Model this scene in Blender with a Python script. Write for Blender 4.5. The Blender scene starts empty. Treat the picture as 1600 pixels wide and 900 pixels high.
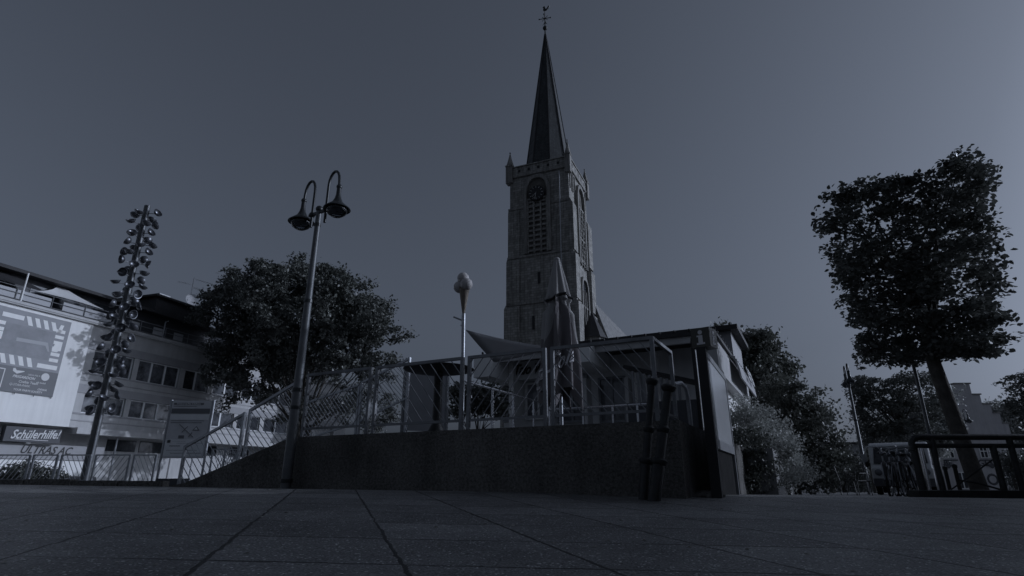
import bpy, bmesh, math, random
import numpy as np
from mathutils import Vector, Matrix
random.seed(7); rng = np.random.default_rng(7)
R = math.radians
C = bpy.context.scene.collection
sc = bpy.context.scene

# ------------------------------------------------------------------ camera, light, exposure
F = 880.0; PITCH = math.atan((748-450)/F); CS, SN = math.cos(PITCH), math.sin(PITCH); EYE = 0.40
cam = bpy.data.cameras.new('camera'); cam.lens = 36*F/1600; cam.sensor_width = 36; cam.clip_end = 3000; cam.clip_start = 0.05
camo = bpy.data.objects.new('camera', cam); C.objects.link(camo)
camo.location = (0, 0, EYE); camo.rotation_euler = (R(90)+PITCH, 0, 0); sc.camera = camo

SUN_EL = 18.0; SUN_AZ = 82.0          # azimuth clockwise from +Y: low, from the right and a little behind the camera
sdir = Vector((math.sin(R(SUN_AZ))*math.cos(R(SUN_EL)), math.cos(R(SUN_AZ))*math.cos(R(SUN_EL)), math.sin(R(SUN_EL))))
w = bpy.data.worlds.new('World'); sc.world = w; w.use_nodes = True
nt = w.node_tree; bg = nt.nodes['Background']
sky = nt.nodes.new('ShaderNodeTexSky'); sky.sky_type = 'NISHITA'; sky.sun_disc = False
sky.sun_elevation = R(SUN_EL); sky.sun_rotation = R(SUN_AZ); sky.air_density = 1.0; sky.dust_density = 5.0; sky.ozone_density = 1.0
hs = nt.nodes.new('ShaderNodeHueSaturation'); hs.inputs['Saturation'].default_value = 0.12
nt.links.new(sky.outputs[0], hs.inputs['Color']); nt.links.new(hs.outputs[0], bg.inputs[0]); bg.inputs[1].default_value = 0.12
sl = bpy.data.lights.new('sun', 'SUN'); sl.energy = 4.0; sl.angle = R(0.5); sl.color = (1, 0.96, 0.91)
so = bpy.data.objects.new('sun', sl); C.objects.link(so); so.rotation_euler = sdir.to_track_quat('Z', 'Y').to_euler(); so.location = (30, -12, 20)
vs = sc.view_settings; vs.view_transform = 'Standard'; vs.look = 'None'; vs.gamma = 1; vs.use_curve_mapping = False
vs.exposure = -1.82
vs.use_white_balance = True; vs.white_balance_temperature = 5150; vs.white_balance_tint = 13

# ------------------------------------------------------------------ materials
def mat(name, col, rough=0.75, metal=0.0, var=0.18, vscale=3.0, bump=0.0, bscale=40.0, spec=0.4, stain=0.0, grain=0.0):
    m = bpy.data.materials.new(name); m.use_nodes = True; t = m.node_tree; p = t.nodes['Principled BSDF']
    p.inputs['Roughness'].default_value = rough; p.inputs['Metallic'].default_value = metal
    p.inputs['Specular IOR Level'].default_value = spec
    tc = t.nodes.new('ShaderNodeTexCoord'); n = t.nodes.new('ShaderNodeTexNoise'); n.inputs['Scale'].default_value = vscale; n.inputs['Detail'].default_value = 8; n.inputs['Roughness'].default_value = 0.65
    t.links.new(tc.outputs['Object'], n.inputs['Vector'])
    r = t.nodes.new('ShaderNodeValToRGB'); e = r.color_ramp.elements; e[0].position = 0.3; e[1].position = 0.7
    e[0].color = [c*(1-var) for c in col]+[1]; e[1].color = [min(1, c*(1+var)) for c in col]+[1]
    t.links.new(n.outputs[0], r.inputs[0]); out = r.outputs[0]
    if stain:
        mp = t.nodes.new('ShaderNodeMapping'); mp.inputs['Scale'].default_value = (3.2, 3.2, 0.35)
        n3 = t.nodes.new('ShaderNodeTexNoise'); n3.inputs['Scale'].default_value = 1.3; n3.inputs['Detail'].default_value = 6
        t.links.new(tc.outputs['Object'], mp.inputs[0]); t.links.new(mp.outputs[0], n3.inputs['Vector'])
        r3 = t.nodes.new('ShaderNodeValToRGB'); r3.color_ramp.elements[0].position = 0.35; r3.color_ramp.elements[1].position = 0.62
        r3.color_ramp.elements[0].color = (1-stain,)*3+(1,); r3.color_ramp.elements[1].color = (1, 1, 1, 1)
        t.links.new(n3.outputs[0], r3.inputs[0])
        mx = t.nodes.new('ShaderNodeMix'); mx.data_type = 'RGBA'; mx.blend_type = 'MULTIPLY'; mx.inputs[0].default_value = 1
        t.links.new(out, mx.inputs[6]); t.links.new(r3.outputs[0], mx.inputs[7]); out = mx.outputs[2]
    if grain:
        n4 = t.nodes.new('ShaderNodeTexNoise'); n4.inputs['Scale'].default_value = 26; n4.inputs['Detail'].default_value = 8; n4.inputs['Roughness'].default_value = 0.8
        t.links.new(tc.outputs['Object'], n4.inputs['Vector'])
        r4 = t.nodes.new('ShaderNodeValToRGB'); r4.color_ramp.elements[0].position = 0.38; r4.color_ramp.elements[1].position = 0.66
        r4.color_ramp.elements[0].color = (1-grain,)*3+(1,); r4.color_ramp.elements[1].color = (1+grain,)*3+(1,)
        t.links.new(n4.outputs[0], r4.inputs[0])
        m4 = t.nodes.new('ShaderNodeMix'); m4.data_type = 'RGBA'; m4.blend_type = 'MULTIPLY'; m4.inputs[0].default_value = 1
        t.links.new(out, m4.inputs[6]); t.links.new(r4.outputs[0], m4.inputs[7]); out = m4.outputs[2]
    t.links.new(out, p.inputs['Base Color'])
    if bump:
        n2 = t.nodes.new('ShaderNodeTexNoise'); n2.inputs['Scale'].default_value = bscale; n2.inputs['Detail'].default_value = 6
        t.links.new(tc.outputs['Object'], n2.inputs['Vector'])
        b = t.nodes.new('ShaderNodeBump'); b.inputs['Strength'].default_value = bump; b.inputs['Distance'].default_value = 0.02
        t.links.new(n2.outputs[0], b.inputs['Height']); t.links.new(b.outputs[0], p.inputs['Normal'])
    return m

def brickmat(name, col, mortar, bw=0.5, bh=0.25, ms=0.02, var=0.3, stain=0.35, vertical_axes=True, rough=0.85):
    m = mat(name, col, rough, 0, var*0.5, 1.2, 0, 30, 0.3, stain); t = m.node_tree; p = t.nodes['Principled BSDF']
    src = p.inputs['Base Color'].links[0].from_socket
    tc = t.nodes.new('ShaderNodeTexCoord'); sp = t.nodes.new('ShaderNodeSeparateXYZ'); cb = t.nodes.new('ShaderNodeCombineXYZ')
    ad = t.nodes.new('ShaderNodeMath'); ad.operation = 'ADD'
    t.links.new(tc.outputs['Object'], sp.inputs[0]); t.links.new(sp.outputs[0], ad.inputs[0]); t.links.new(sp.outputs[1], ad.inputs[1])
    t.links.new(ad.outputs[0], cb.inputs[0]); t.links.new(sp.outputs[2], cb.inputs[1])
    b = t.nodes.new('ShaderNodeTexBrick'); b.inputs['Scale'].default_value = 1; b.inputs['Brick Width'].default_value = bw; b.inputs['Row Height'].default_value = bh
    b.inputs['Mortar Size'].default_value = ms; b.inputs['Mortar Smooth'].default_value = 0.4
    b.inputs['Color1'].default_value = (1-var,)*3+(1,); b.inputs['Color2'].default_value = (1+var,)*3+(1,); b.inputs['Mortar'].default_value = tuple(mortar[i]/col[i] for i in range(3))+(1,)
    t.links.new(cb.outputs[0], b.inputs['Vector'])
    mx = t.nodes.new('ShaderNodeMix'); mx.data_type = 'RGBA'; mx.blend_type = 'MULTIPLY'; mx.inputs[0].default_value = 1
    t.links.new(src, mx.inputs[6]); t.links.new(b.outputs[0], mx.inputs[7]); t.links.new(mx.outputs[2], p.inputs['Base Color'])
    bp = t.nodes.new('ShaderNodeBump'); bp.inputs['Strength'].default_value = 0.35; bp.inputs['Distance'].default_value = 0.02; bp.invert = True
    t.links.new(b.outputs['Fac'], bp.inputs['Height']); t.links.new(bp.outputs[0], p.inputs['Normal'])
    return m

def leafmat(name, col, var=0.45, vscale=0.9, trans=0.3, rough=0.5):
    m = mat(name, col, rough, 0, var, vscale, 0, 30, 0.35); t = m.node_tree; p = t.nodes['Principled BSDF']
    src = p.inputs['Base Color'].links[0].from_socket
    tr = t.nodes.new('ShaderNodeBsdfTranslucent'); t.links.new(src, tr.inputs[0])
    ms = t.nodes.new('ShaderNodeMixShader'); ms.inputs[0].default_value = trans
    t.links.new(p.outputs[0], ms.inputs[1]); t.links.new(tr.outputs[0], ms.inputs[2]); t.links.new(ms.outputs[0], t.nodes['Material Output'].inputs[0])
    return m

def glassmat(name, col=(0.045, 0.048, 0.054), rough=0.06):
    m = mat(name, col, rough, 0, 0.8, 1.6, 0.35, 1.1, 0.45); return m

def clearglass(name, tint=(0.8, 0.85, 0.9), alpha=0.75):
    m = bpy.data.materials.new(name); m.use_nodes = True; t = m.node_tree; t.nodes.remove(t.nodes['Principled BSDF'])
    a = t.nodes.new('ShaderNodeBsdfTransparent'); a.inputs[0].default_value = (*tint, 1)
    g = t.nodes.new('ShaderNodeBsdfGlossy'); g.inputs['Roughness'].default_value = 0.05
    fr = t.nodes.new('ShaderNodeFresnel'); fr.inputs[0].default_value = 1.5
    ms = t.nodes.new('ShaderNodeMixShader'); t.links.new(fr.outputs[0], ms.inputs[0]); t.links.new(a.outputs[0], ms.inputs[1]); t.links.new(g.outputs[0], ms.inputs[2])
    t.links.new(ms.outputs[0], t.nodes['Material Output'].inputs[0]); return m

M = dict(
 conc=mat('cast_concrete', (0.15, 0.145, 0.135), 0.92, 0, 0.4, 0.9, 0.9, 38, 0.2, 0.16, 0.55),
 concside=mat('rough_concrete', (0.19, 0.185, 0.175), 0.92, 0, 0.3, 3, 0.9, 38, 0.2, 0.25, 0.5),
 white=mat('white_render', (0.80, 0.80, 0.79), 0.85, 0, 0.05, 0.6, 0.1, 60, 0.25, 0.07),
 grey=mat('grey_render', (0.50, 0.50, 0.50), 0.85, 0, 0.08, 0.7, 0.1, 60, 0.25, 0.1),
 band=mat('window_band_grey', (0.33, 0.33, 0.34), 0.7, 0, 0.1, 1.5),
 dark=mat('dark_grey_panel', (0.07, 0.072, 0.08), 0.6, 0, 0.15, 1.5),
 black=mat('matt_black', (0.02, 0.02, 0.022), 0.55, 0, 0.2, 4),
 roof=mat('dark_roofing', (0.035, 0.035, 0.038), 0.7, 0, 0.3, 1.5, 0.2, 20),
 steel=mat('galvanised_steel', (0.38, 0.39, 0.41), 0.42, 0.75, 0.25, 6, 0.08, 60),
 steeld=mat('grey_painted_steel', (0.20, 0.205, 0.215), 0.42, 0.35, 0.25, 6, 0.08, 60),
 polish=mat('polished_steel', (0.6, 0.6, 0.62), 0.22, 0.95, 0.1, 6),
 iron=mat('black_cast_iron', (0.026, 0.027, 0.027), 0.5, 0.2, 0.4, 8, 0.25, 50),
 stone=brickmat('tuff_stone', (0.33, 0.325, 0.305), (0.17, 0.167, 0.16), 0.55, 0.28, 0.02, 0.22, 0.38),
 trim=mat('light_stone_trim', (0.29, 0.285, 0.27), 0.85, 0, 0.2, 1.5, 0.2, 12, 0.3, 0.4),
 slate=brickmat('slate_shingles', (0.065, 0.07, 0.073), (0.035, 0.037, 0.04), 0.3, 0.22, 0.02, 0.25, 0.3, True, 0.6),
 brick=brickmat('grey_brick', (0.30, 0.29, 0.27), (0.38, 0.37, 0.35), 0.25, 0.08, 0.01, 0.2, 0.2),
 cafew=mat('pale_cafe_render', (0.66, 0.66, 0.66), 0.85, 0, 0.08, 1.5, 0.1, 50, 0.25, 0.1), glass3=glassmat('curtained_glass', (0.10, 0.105, 0.115), 0.08), glass2=glassmat('cafe_glass', (0.16, 0.165, 0.18), 0.05),
 glass=glassmat('window_glass'), clear=clearglass('clear_glass'),
 bark=mat('rough_bark', (0.085, 0.08, 0.072), 0.9, 0, 0.4, 5, 0.9, 18, 0.2),
 leaf1=leafmat('walnut_leaf', (0.115, 0.122, 0.113), 0.5, 0.6, 0.16, 0.42),
 leaf2=leafmat('linden_leaf', (0.12, 0.127, 0.117), 0.5, 1.5, 0.18, 0.42),
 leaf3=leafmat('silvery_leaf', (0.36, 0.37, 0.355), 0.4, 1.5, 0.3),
 leaf4=leafmat('dark_yew', (0.115, 0.122, 0.108), 0.4, 1.5, 0.25),
 cone=mat('wafer_cone', (0.22, 0.19, 0.15), 0.6, 0, 0.2, 12, 0.3, 60),
 scoop=mat('pale_scoop', (0.46, 0.44, 0.43), 0.55, 0, 0.08, 6, 0.3, 30),
 cloth=mat('parasol_cloth', (0.33, 0.325, 0.32), 0.9, 0, 0.08, 3),
 clothd=mat('parasol_valance', (0.17, 0.16, 0.165), 0.9, 0, 0.1, 3),
 letter=mat('pale_lettering', (0.62, 0.62, 0.62), 0.6, 0, 0.03, 3),
 sail=mat('grey_sail', (0.34, 0.34, 0.355), 0.9, 0, 0.1, 2),
 sailw=mat('white_sail', (0.62, 0.62, 0.62), 0.9, 0, 0.05, 2),
 poster=mat('poster_grey', (0.27, 0.275, 0.29), 0.6, 0, 0.12, 0.8),
 posterd=mat('poster_dark', (0.15, 0.155, 0.165), 0.6, 0, 0.1, 0.8),
 posterl=mat('poster_pale', (0.36, 0.365, 0.38), 0.6, 0, 0.06, 0.8),
 board=mat('faded_board', (0.6, 0.605, 0.62), 0.5, 0, 0.12, 2.5),
 boardl=mat('board_pale', (0.75, 0.76, 0.77), 0.5, 0, 0.06, 2.5),
 boardd=mat('board_ink', (0.16, 0.165, 0.175), 0.5, 0, 0.1, 2.5),
 screen=mat('blank_poster_panel', (0.62, 0.63, 0.65), 0.12, 0, 0.06, 0.8, 0, 1, 0.8),
 cube=mat('bronze_sign', (0.07, 0.068, 0.058), 0.5, 0, 0.15, 4),
 van=mat('white_car_paint', (0.5, 0.51, 0.52), 0.25, 0, 0.04, 2, 0, 1, 0.6),
 tyre=mat('black_rubber', (0.012, 0.012, 0.012), 0.8, 0, 0.3, 8),
 bowl=mat('dark_reflector_bowl', (0.13, 0.135, 0.15), 0.38, 0.7, 0.5, 5),
 bike=mat('bicycle_paint', (0.22, 0.22, 0.24), 0.25, 0.3, 0.3, 3),
 dull=mat('dull_black_board', (0.03, 0.03, 0.03), 0.95, 0, 0.3, 4, 0.3, 30, 0.02),
 mirror=mat('bright_reflector', (0.15, 0.155, 0.17), 0.36, 0.7, 0.15, 7),
 globe=clearglass('lamp_glass', (0.55, 0.57, 0.6)),
 lampm=mat('dark_green_lamp_paint', (0.035, 0.038, 0.04), 0.35, 0.2, 0.2, 8),
 lampp=mat('grey_lamp_pole', (0.12, 0.125, 0.13), 0.45, 0.4, 0.25, 5, 0.1, 40),
 banner=mat('orange_band', (0.30, 0.29, 0.28), 0.7),
)

# ------------------------------------------------------------------ mesh helpers
class MB:
    def __init__(s): s.v = []; s.f = []
    def add(s, vs, fs, mt=None):
        o = len(s.v)
        for p in vs:
            p = Vector(p); s.v.append(tuple(mt @ p) if mt else tuple(p))
        s.f += [tuple(i+o for i in f) for f in fs]; return s
    def box(s, c, d, rz=0, mt=None, taper=1.0):
        x, y, z = [k/2 for k in d]; cx, cy, cz = c; vs = []
        for sz in (-1, 1):
            k = taper if sz > 0 else 1
            for sx, sy in ((-1,-1),(1,-1),(1,1),(-1,1)):
                px, py = sx*x*k, sy*y*k
                vs.append((cx+px*math.cos(rz)-py*math.sin(rz), cy+px*math.sin(rz)+py*math.cos(rz), cz+sz*z))
        return s.add(vs, [(3,2,1,0),(4,5,6,7),(0,1,5,4),(1,2,6,5),(2,3,7,6),(3,0,4,7)], mt)
    def b(s, x0, x1, y0, y1, z0, z1, mt=None): return s.box(((x0+x1)/2,(y0+y1)/2,(z0+z1)/2), (abs(x1-x0),abs(y1-y0),abs(z1-z0)), 0, mt)
    def tube(s, pts, r, n=8, cap=True):
        pts = [Vector(p) for p in pts]; rs = r if isinstance(r, (list, tuple)) else [r]*len(pts)
        o = len(s.v); up = None
        for i, p in enumerate(pts):
            d = (pts[min(i+1, len(pts)-1)]-pts[max(i-1, 0)]).normalized()
            if up is None: up = Vector((0,0,1)) if abs(d.z) < 0.9 else Vector((1,0,0))
            a = d.cross(up).normalized(); b_ = a.cross(d).normalized(); up = b_
            for k in range(n):
                t = 2*math.pi*k/n; s.v.append(tuple(p+(a*math.cos(t)+b_*math.sin(t))*rs[i]))
        for i in range(len(pts)-1):
            for k in range(n):
                s.f.append((o+i*n+k, o+i*n+(k+1)%n, o+(i+1)*n+(k+1)%n, o+(i+1)*n+k))
        if cap: s.f.append(tuple(o+k for k in range(n))[::-1]); s.f.append(tuple(o+(len(pts)-1)*n+k for k in range(n)))
        return s
    def bar(s, a, b_, w_, h_=None):      # rectangular bar between two points
        a, b_ = Vector(a), Vector(b_); h_ = h_ or w_; d = (b_-a); L = d.length
        if L < 1e-6: return s
        q = d.to_track_quat('X', 'Z').to_matrix().to_4x4(); q.translation = (a+b_)/2
        return s.box((0,0,0), (L, w_, h_), 0, q)
    def lathe(s, prof, n=24, mt=None, cap=False):
        o = len(s.v); vs = []
        for r, z in prof:
            for k in range(n): vs.append((r*math.cos(2*math.pi*k/n), r*math.sin(2*math.pi*k/n), z))
        fs = []
        for i in range(len(prof)-1):
            for k in range(n): fs.append((i*n+k, i*n+(k+1)%n, (i+1)*n+(k+1)%n, (i+1)*n+k))
        if cap: fs.append(tuple(range(n))[::-1]); fs.append(tuple((len(prof)-1)*n+k for k in range(n)))
        return s.add(vs, fs, mt)
    def sphere(s, c, r, n=16, m=10, sx=1, sy=1, sz=1):
        prof = [(r*math.sin(math.pi*i/m)+1e-5, -r*math.cos(math.pi*i/m)) for i in range(m+1)]
        return s.lathe(prof, n, Matrix.Translation(c) @ Matrix.Diagonal((sx, sy, sz, 1)))
    def prism(s, poly, y0, y1, mt=None):   # poly in XZ, extruded along Y
        n = len(poly); vs = [(x, y0, z) for x, z in poly]+[(x, y1, z) for x, z in poly]
        fs = [tuple(range(n)), tuple(range(2*n-1, n-1, -1))]+[(i, i+n, (i+1)%n+n, (i+1)%n) for i in range(n)]
        return s.add(vs, fs, mt)
    def mesh(s, name, m, smooth=False):
        me = bpy.data.meshes.new(name); me.from_pydata(s.v, [], s.f); me.validate()
        bm = bmesh.new(); bm.from_mesh(me); bmesh.ops.delete(bm, geom=[v for v in bm.verts if not v.link_faces], context='VERTS'); bmesh.ops.recalc_face_normals(bm, faces=bm.faces); bm.to_mesh(me); bm.free()
        if smooth:
            me.polygons.foreach_set('use_smooth', [True]*len(me.polygons))
            try: me.set_sharp_from_angle(angle=R(38))
            except Exception: pass
        me.materials.append(m); return me
    def build(s, name, m, parent=None, smooth=False, loc=None, rz=None):
        o = bpy.data.objects.new(name, s.mesh(name, m, smooth)); C.objects.link(o)
        if parent: o.parent = parent
        if loc is not None: o.location = loc
        if rz is not None: o.rotation_euler.z = rz
        return o

def tag(o, label=None, cat=None, group=None, kind=None):
    for k, v in (('label', label), ('category', cat), ('group', group), ('kind', kind)):
        if v: o[k] = v
    return o
def thing(name, label, cat, loc=(0,0,0), rz=0, group=None):
    o = bpy.data.objects.new(name, None); C.objects.link(o); o.location = loc; o.rotation_euler = (0,0,rz); o.empty_display_size = 0.1
    return tag(o, label, cat, group)
def copy_tree(o, parent=None):
    c = o.copy(); C.objects.link(c)
    if parent: c.parent = parent
    for ch in list(o.children): copy_tree(ch, c)
    return c
def text(name, body, size, m, parent, mt, shear=0.0, depth=0.01, bold=0.0, align='CENTER', xscale=1.0, bend=None):
    cu = bpy.data.curves.new(name, 'FONT'); cu.body = body; cu.size = size; cu.shear = shear; cu.extrude = depth; cu.offset = min(bold, size*0.02); cu.align_x = align; cu.align_y = 'CENTER'; cu.resolution_u = 3
    t = bpy.data.objects.new('tmp', cu); C.objects.link(t); bpy.context.view_layer.update()
    me = bpy.data.meshes.new_from_object(t.evaluated_get(bpy.context.evaluated_depsgraph_get())); bpy.data.objects.remove(t)
    me.transform(Matrix.Diagonal((xscale, 1, 1, 1)))
    if bend: 
        for v in me.vertices: v.co = bend(v.co)
    me.transform(mt); me.materials.clear(); me.materials.append(m)
    o = bpy.data.objects.new(name, me); C.objects.link(o); o.parent = parent; return o
# text plane helper: text lies in local XZ facing -Y
FACE = Matrix.Rotation(R(90), 4, 'X')

# ------------------------------------------------------------------ ground height and pixel-to-world helpers
def G(x, y):
    return 0.029*min(max(y, -8), 8) - 0.018*min(max(y-8, 0), 55) - 0.0125*min(max(x, -20), 12)
def rat(px, py):
    up = 450-py; d = F*CS-up*SN; return (px-800)/d, (F*SN+up*CS)/d
def at(px, py, Y): r, q = rat(px, py); return Vector((r*Y, Y, EYE+q*Y))
def gp(px, Y):                       # ground point seen in column px at depth Y
    x = 0
    for _ in range(6):
        z = G(x, Y); dep = Y*CS+(z-EYE)*SN; x = (px-800)/F*dep
    return Vector((x, Y, G(x, Y)))
# terrace frame: corner C0, u runs left along the wall, v runs back from it
C0 = (2.03, 7.0); UD = (-0.8894, 0.4571); VD = (0.4571, 0.8894); TRZ = -R(27.2)
def T(u, v, z): return Vector((C0[0]+u*UD[0]+v*VD[0], C0[1]+u*UD[1]+v*VD[1], z))
def onT(px, py, v):                  # (u, z) on the vertical plane at v
    r, q = rat(px, py); ox, oy = C0[0]+v*VD[0], C0[1]+v*VD[1]
    u = (ox-oy*r)/(UD[1]*r-UD[0]); return u, EYE+q*(oy+u*UD[1])
# facade frame
FA = (-28.4, 29.7); FD = (0.311, 0.9504); FRZ = math.atan2(FD[1], FD[0])
def onF(px, py):
    r, q = rat(px, py); s_ = (FA[0]-FA[1]*r)/(FD[1]*r-FD[0]); return s_, EYE+q*(FA[1]+FD[1]*s_)

# ------------------------------------------------------------------ ground
def ground():
    xs = sorted(set([-400,-200,-120,-80,-60,-45,-35,-28,-24] + [-20+i for i in range(33)] + [14,18,24,35,50,80,120,200,400]))
    ys = sorted(set([-60,-30,-15] + [-8+i*0.5 for i in range(33)] + [10,12,15,20,26,34,44,54,63,80,120,200,400,900]))
    me = bpy.data.meshes.new('ground'); nx = len(xs)
    v = [(x, y, G(x, y)) for y in ys for x in xs]
    f = [(j*nx+i, j*nx+i+1, (j+1)*nx+i+1, (j+1)*nx+i) for j in range(len(ys)-1) for i in range(nx-1)]
    me.from_pydata(v, [], f); me.polygons.foreach_set('use_smooth', [True]*len(f))
    m = bpy.data.materials.new('concrete_slabs'); m.use_nodes = True; t = m.node_tree; p = t.nodes['Principled BSDF']; N = t.nodes.new; L = t.links.new
    tc = N('ShaderNodeTexCoord'); wob = N('ShaderNodeTexNoise'); wob.inputs['Scale'].default_value = 7; wob.inputs['Detail'].default_value = 5
    L(tc.outputs['Object'], wob.inputs['Vector'])
    def math_(op, a, b=None, c=None):
        n = N('ShaderNodeMath'); n.operation = op
        for i, q in enumerate((a, b, c)):
            if q is None: continue
            if isinstance(q, (int, float)): n.inputs[i].default_value = q
            else: L(q, n.inputs[i])
        return n.outputs[0]
    sp = N('ShaderNodeSeparateXYZ'); L(tc.outputs['Object'], sp.inputs[0])
    wv = math_('MULTIPLY', math_('SUBTRACT', wob.outputs[0], 0.5), 0.05)
    a = math_('ADD', math_('ADD', sp.outputs[0], math_('MULTIPLY', sp.outputs[1], 0.30)), wv)
    a = math_('DIVIDE', math_('SUBTRACT', a, 0.306), 0.795)
    b = math_('ADD', math_('ADD', sp.outputs[1], math_('MULTIPLY', sp.outputs[0], 0.053)), wv)
    b = math_('DIVIDE', math_('SUBTRACT', b, 0.19), 0.75)
    da = math_('ABSOLUTE', math_('SUBTRACT', math_('FRACT', math_('ADD', a, 0.5)), 0.5))
    db = math_('ABSOLUTE', math_('SUBTRACT', math_('FRACT', math_('ADD', b, 0.5)), 0.5))
    big = N('ShaderNodeTexNoise'); big.inputs['Scale'].default_value = 1.1; big.inputs['Detail'].default_value = 3; L(tc.outputs['Object'], big.inputs['Vector'])
    wa = math_('MULTIPLY_ADD', big.outputs[0], 0.016, 0.006); wb = math_('MULTIPLY_ADD', big.outputs[0], 0.05, -0.013)
    ja = math_('SMOOTH_MIN', 1, math_('MAXIMUM', 0, math_('MULTIPLY', math_('SUBTRACT', wa, da), 260)), 0.1)
    jb = math_('SMOOTH_MIN', 1, math_('MAXIMUM', 0, math_('MULTIPLY', math_('SUBTRACT', wb, db), 300)), 0.1)
    j = math_('MAXIMUM', ja, jb)
    wn = N('ShaderNodeTexWhiteNoise'); wn.noise_dimensions = '2D'; cb = N('ShaderNodeCombineXYZ')
    L(math_('FLOOR', math_('ADD', a, 0)), cb.inputs[0]); L(math_('FLOOR', math_('ADD', b, 0)), cb.inputs[1]); L(cb.outputs[0], wn.inputs['Vector'])
    sp1 = N('ShaderNodeTexVoronoi'); sp1.inputs['Scale'].default_value = 120; L(tc.outputs['Object'], sp1.inputs['Vector'])
    sp2 = N('ShaderNodeTexNoise'); sp2.inputs['Scale'].default_value = 90; sp2.inputs['Detail'].default_value = 4; L(tc.outputs['Object'], sp2.inputs['Vector'])
    dirt = N('ShaderNodeTexNoise'); dirt.inputs['Scale'].default_value = 2.6; dirt.inputs['Detail'].default_value = 9; dirt.inputs['Roughness'].default_value = 0.7; L(tc.outputs['Object'], dirt.inputs['Vector'])
    spark = math_('GREATER_THAN', math_('FRACT', math_('MULTIPLY', sp1.outputs['Color'], 1.0)), 0.88)
    val = math_('MULTIPLY_ADD', wn.outputs[0], 0.08, 0.125)
    val = math_('ADD', val, math_('MULTIPLY', math_('SUBTRACT', dirt.outputs[0], 0.5), 0.30))
    val = math_('ADD', val, math_('MULTIPLY', math_('SUBTRACT', sp2.outputs[0], 0.5), 0.7))
    val = math_('ADD', val, math_('MULTIPLY', spark, 0.6))
    val = math_('MAXIMUM', 0.03, val)
    val = math_('MULTIPLY', val, math_('SUBTRACT', 1, math_('MULTIPLY', j, 0.97)))
    cc = N('ShaderNodeCombineColor'); L(val, cc.inputs[0]); L(math_('MULTIPLY', val, 1.0), cc.inputs[1]); L(math_('MULTIPLY', val, 1.0), cc.inputs[2])
    L(cc.outputs[0], p.inputs['Base Color']); p.inputs['Roughness'].default_value = 0.45; p.inputs['Specular IOR Level'].default_value = 0.5
    hgt = math_('ADD', math_('ADD', math_('MULTIPLY', j, -1.2), math_('MULTIPLY', sp2.outputs[0], 0.6)), math_('MULTIPLY', dirt.outputs[0], 0.8))
    bp = N('ShaderNodeBump'); bp.inputs['Strength'].default_value = 0.9; bp.inputs['Distance'].default_value = 0.02; L(hgt, bp.inputs['Height']); L(bp.outputs[0], p.inputs['Normal'])
    me.materials.append(m); o = bpy.data.objects.new('ground', me); C.objects.link(o); tag(o, kind='structure')
ground()
# low stone kerb that closes the slabs on the left
kb = MB(); 
for i in range(14):
    a, b_ = -6.8-i*0.9, -7.7-i*0.9
    ya, yb = 11.75-i*0.02, 11.75-(i+1)*0.02
    j = random.uniform(-0.015, 0.015)
    kb.box(((a+b_)/2, (ya+yb)/2, G((a+b_)/2, ya)+0.045+j), (0.88, 0.22, 0.13), j*2)
tag(kb.build('kerb', M['conc']), kind='structure')

# ------------------------------------------------------------------ foliage
def litter():
    q = MB()
    for i in range(420):
        y = 1.8+7*random.random()**1.3; x = random.uniform(-.9, .95)*y; z = G(x, y); s_ = random.uniform(.003, .011)*(1+.12*y)
        q.add([(x+s_*math.cos(a+i), y+s_*math.sin(a+i)*random.uniform(.6,1.2), z+.002) for a in (0,1.6,3.1,4.7)]+[(x, y, z+s_*.6)], [(0,1,4),(1,2,4),(2,3,4),(3,0,4)])
    tag(q.build('grit', M['grit']), kind='stuff')
LEAF6 = np.array([(0,-.5,0),(.30,-.22,.05),(.34,.12,.06),(0,.55,-.06),(-.34,.12,.06),(-.30,-.22,.05)])
LEAF4 = np.array([(0,-.5,0),(.3,0,.06),(0,.5,-.03),(-.3,0,.06)])
def leaves(name, pts, size, m, parent=None, flat=0.0, tpl=LEAF4, out=None):
    n = len(pts); k = len(tpl)
    nrm = rng.normal(size=(n, 3)); nrm[:, 2] = np.abs(nrm[:, 2])*1.0+flat*2
    if out is not None: nrm += out*1.2
    nrm /= np.linalg.norm(nrm, axis=1)[:, None]
    a = np.cross(nrm, rng.normal(size=(n, 3))); a /= np.linalg.norm(a, axis=1)[:, None]; b = np.cross(nrm, a)
    sz = size*rng.uniform(0.6, 1.35, size=(n, 1, 1))
    V = pts[:, None, :] + sz*(tpl[None, :, 0:1]*a[:, None, :]+tpl[None, :, 1:2]*b[:, None, :]+tpl[None, :, 2:3]*nrm[:, None, :])
    V = V.reshape(-1, 3).astype(np.float32)
    me = bpy.data.meshes.new(name); me.vertices.add(n*k); me.loops.add(n*k); me.polygons.add(n)
    me.vertices.foreach_set('co', V.ravel()); me.loops.foreach_set('vertex_index', np.arange(n*k, dtype=np.int32))
    me.polygons.foreach_set('loop_start', np.arange(0, n*k, k, dtype=np.int32)); me.update(calc_edges=True)
    me.materials.append(m); o = bpy.data.objects.new(name, me); C.objects.link(o)
    if parent: o.parent = parent
    return o
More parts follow.
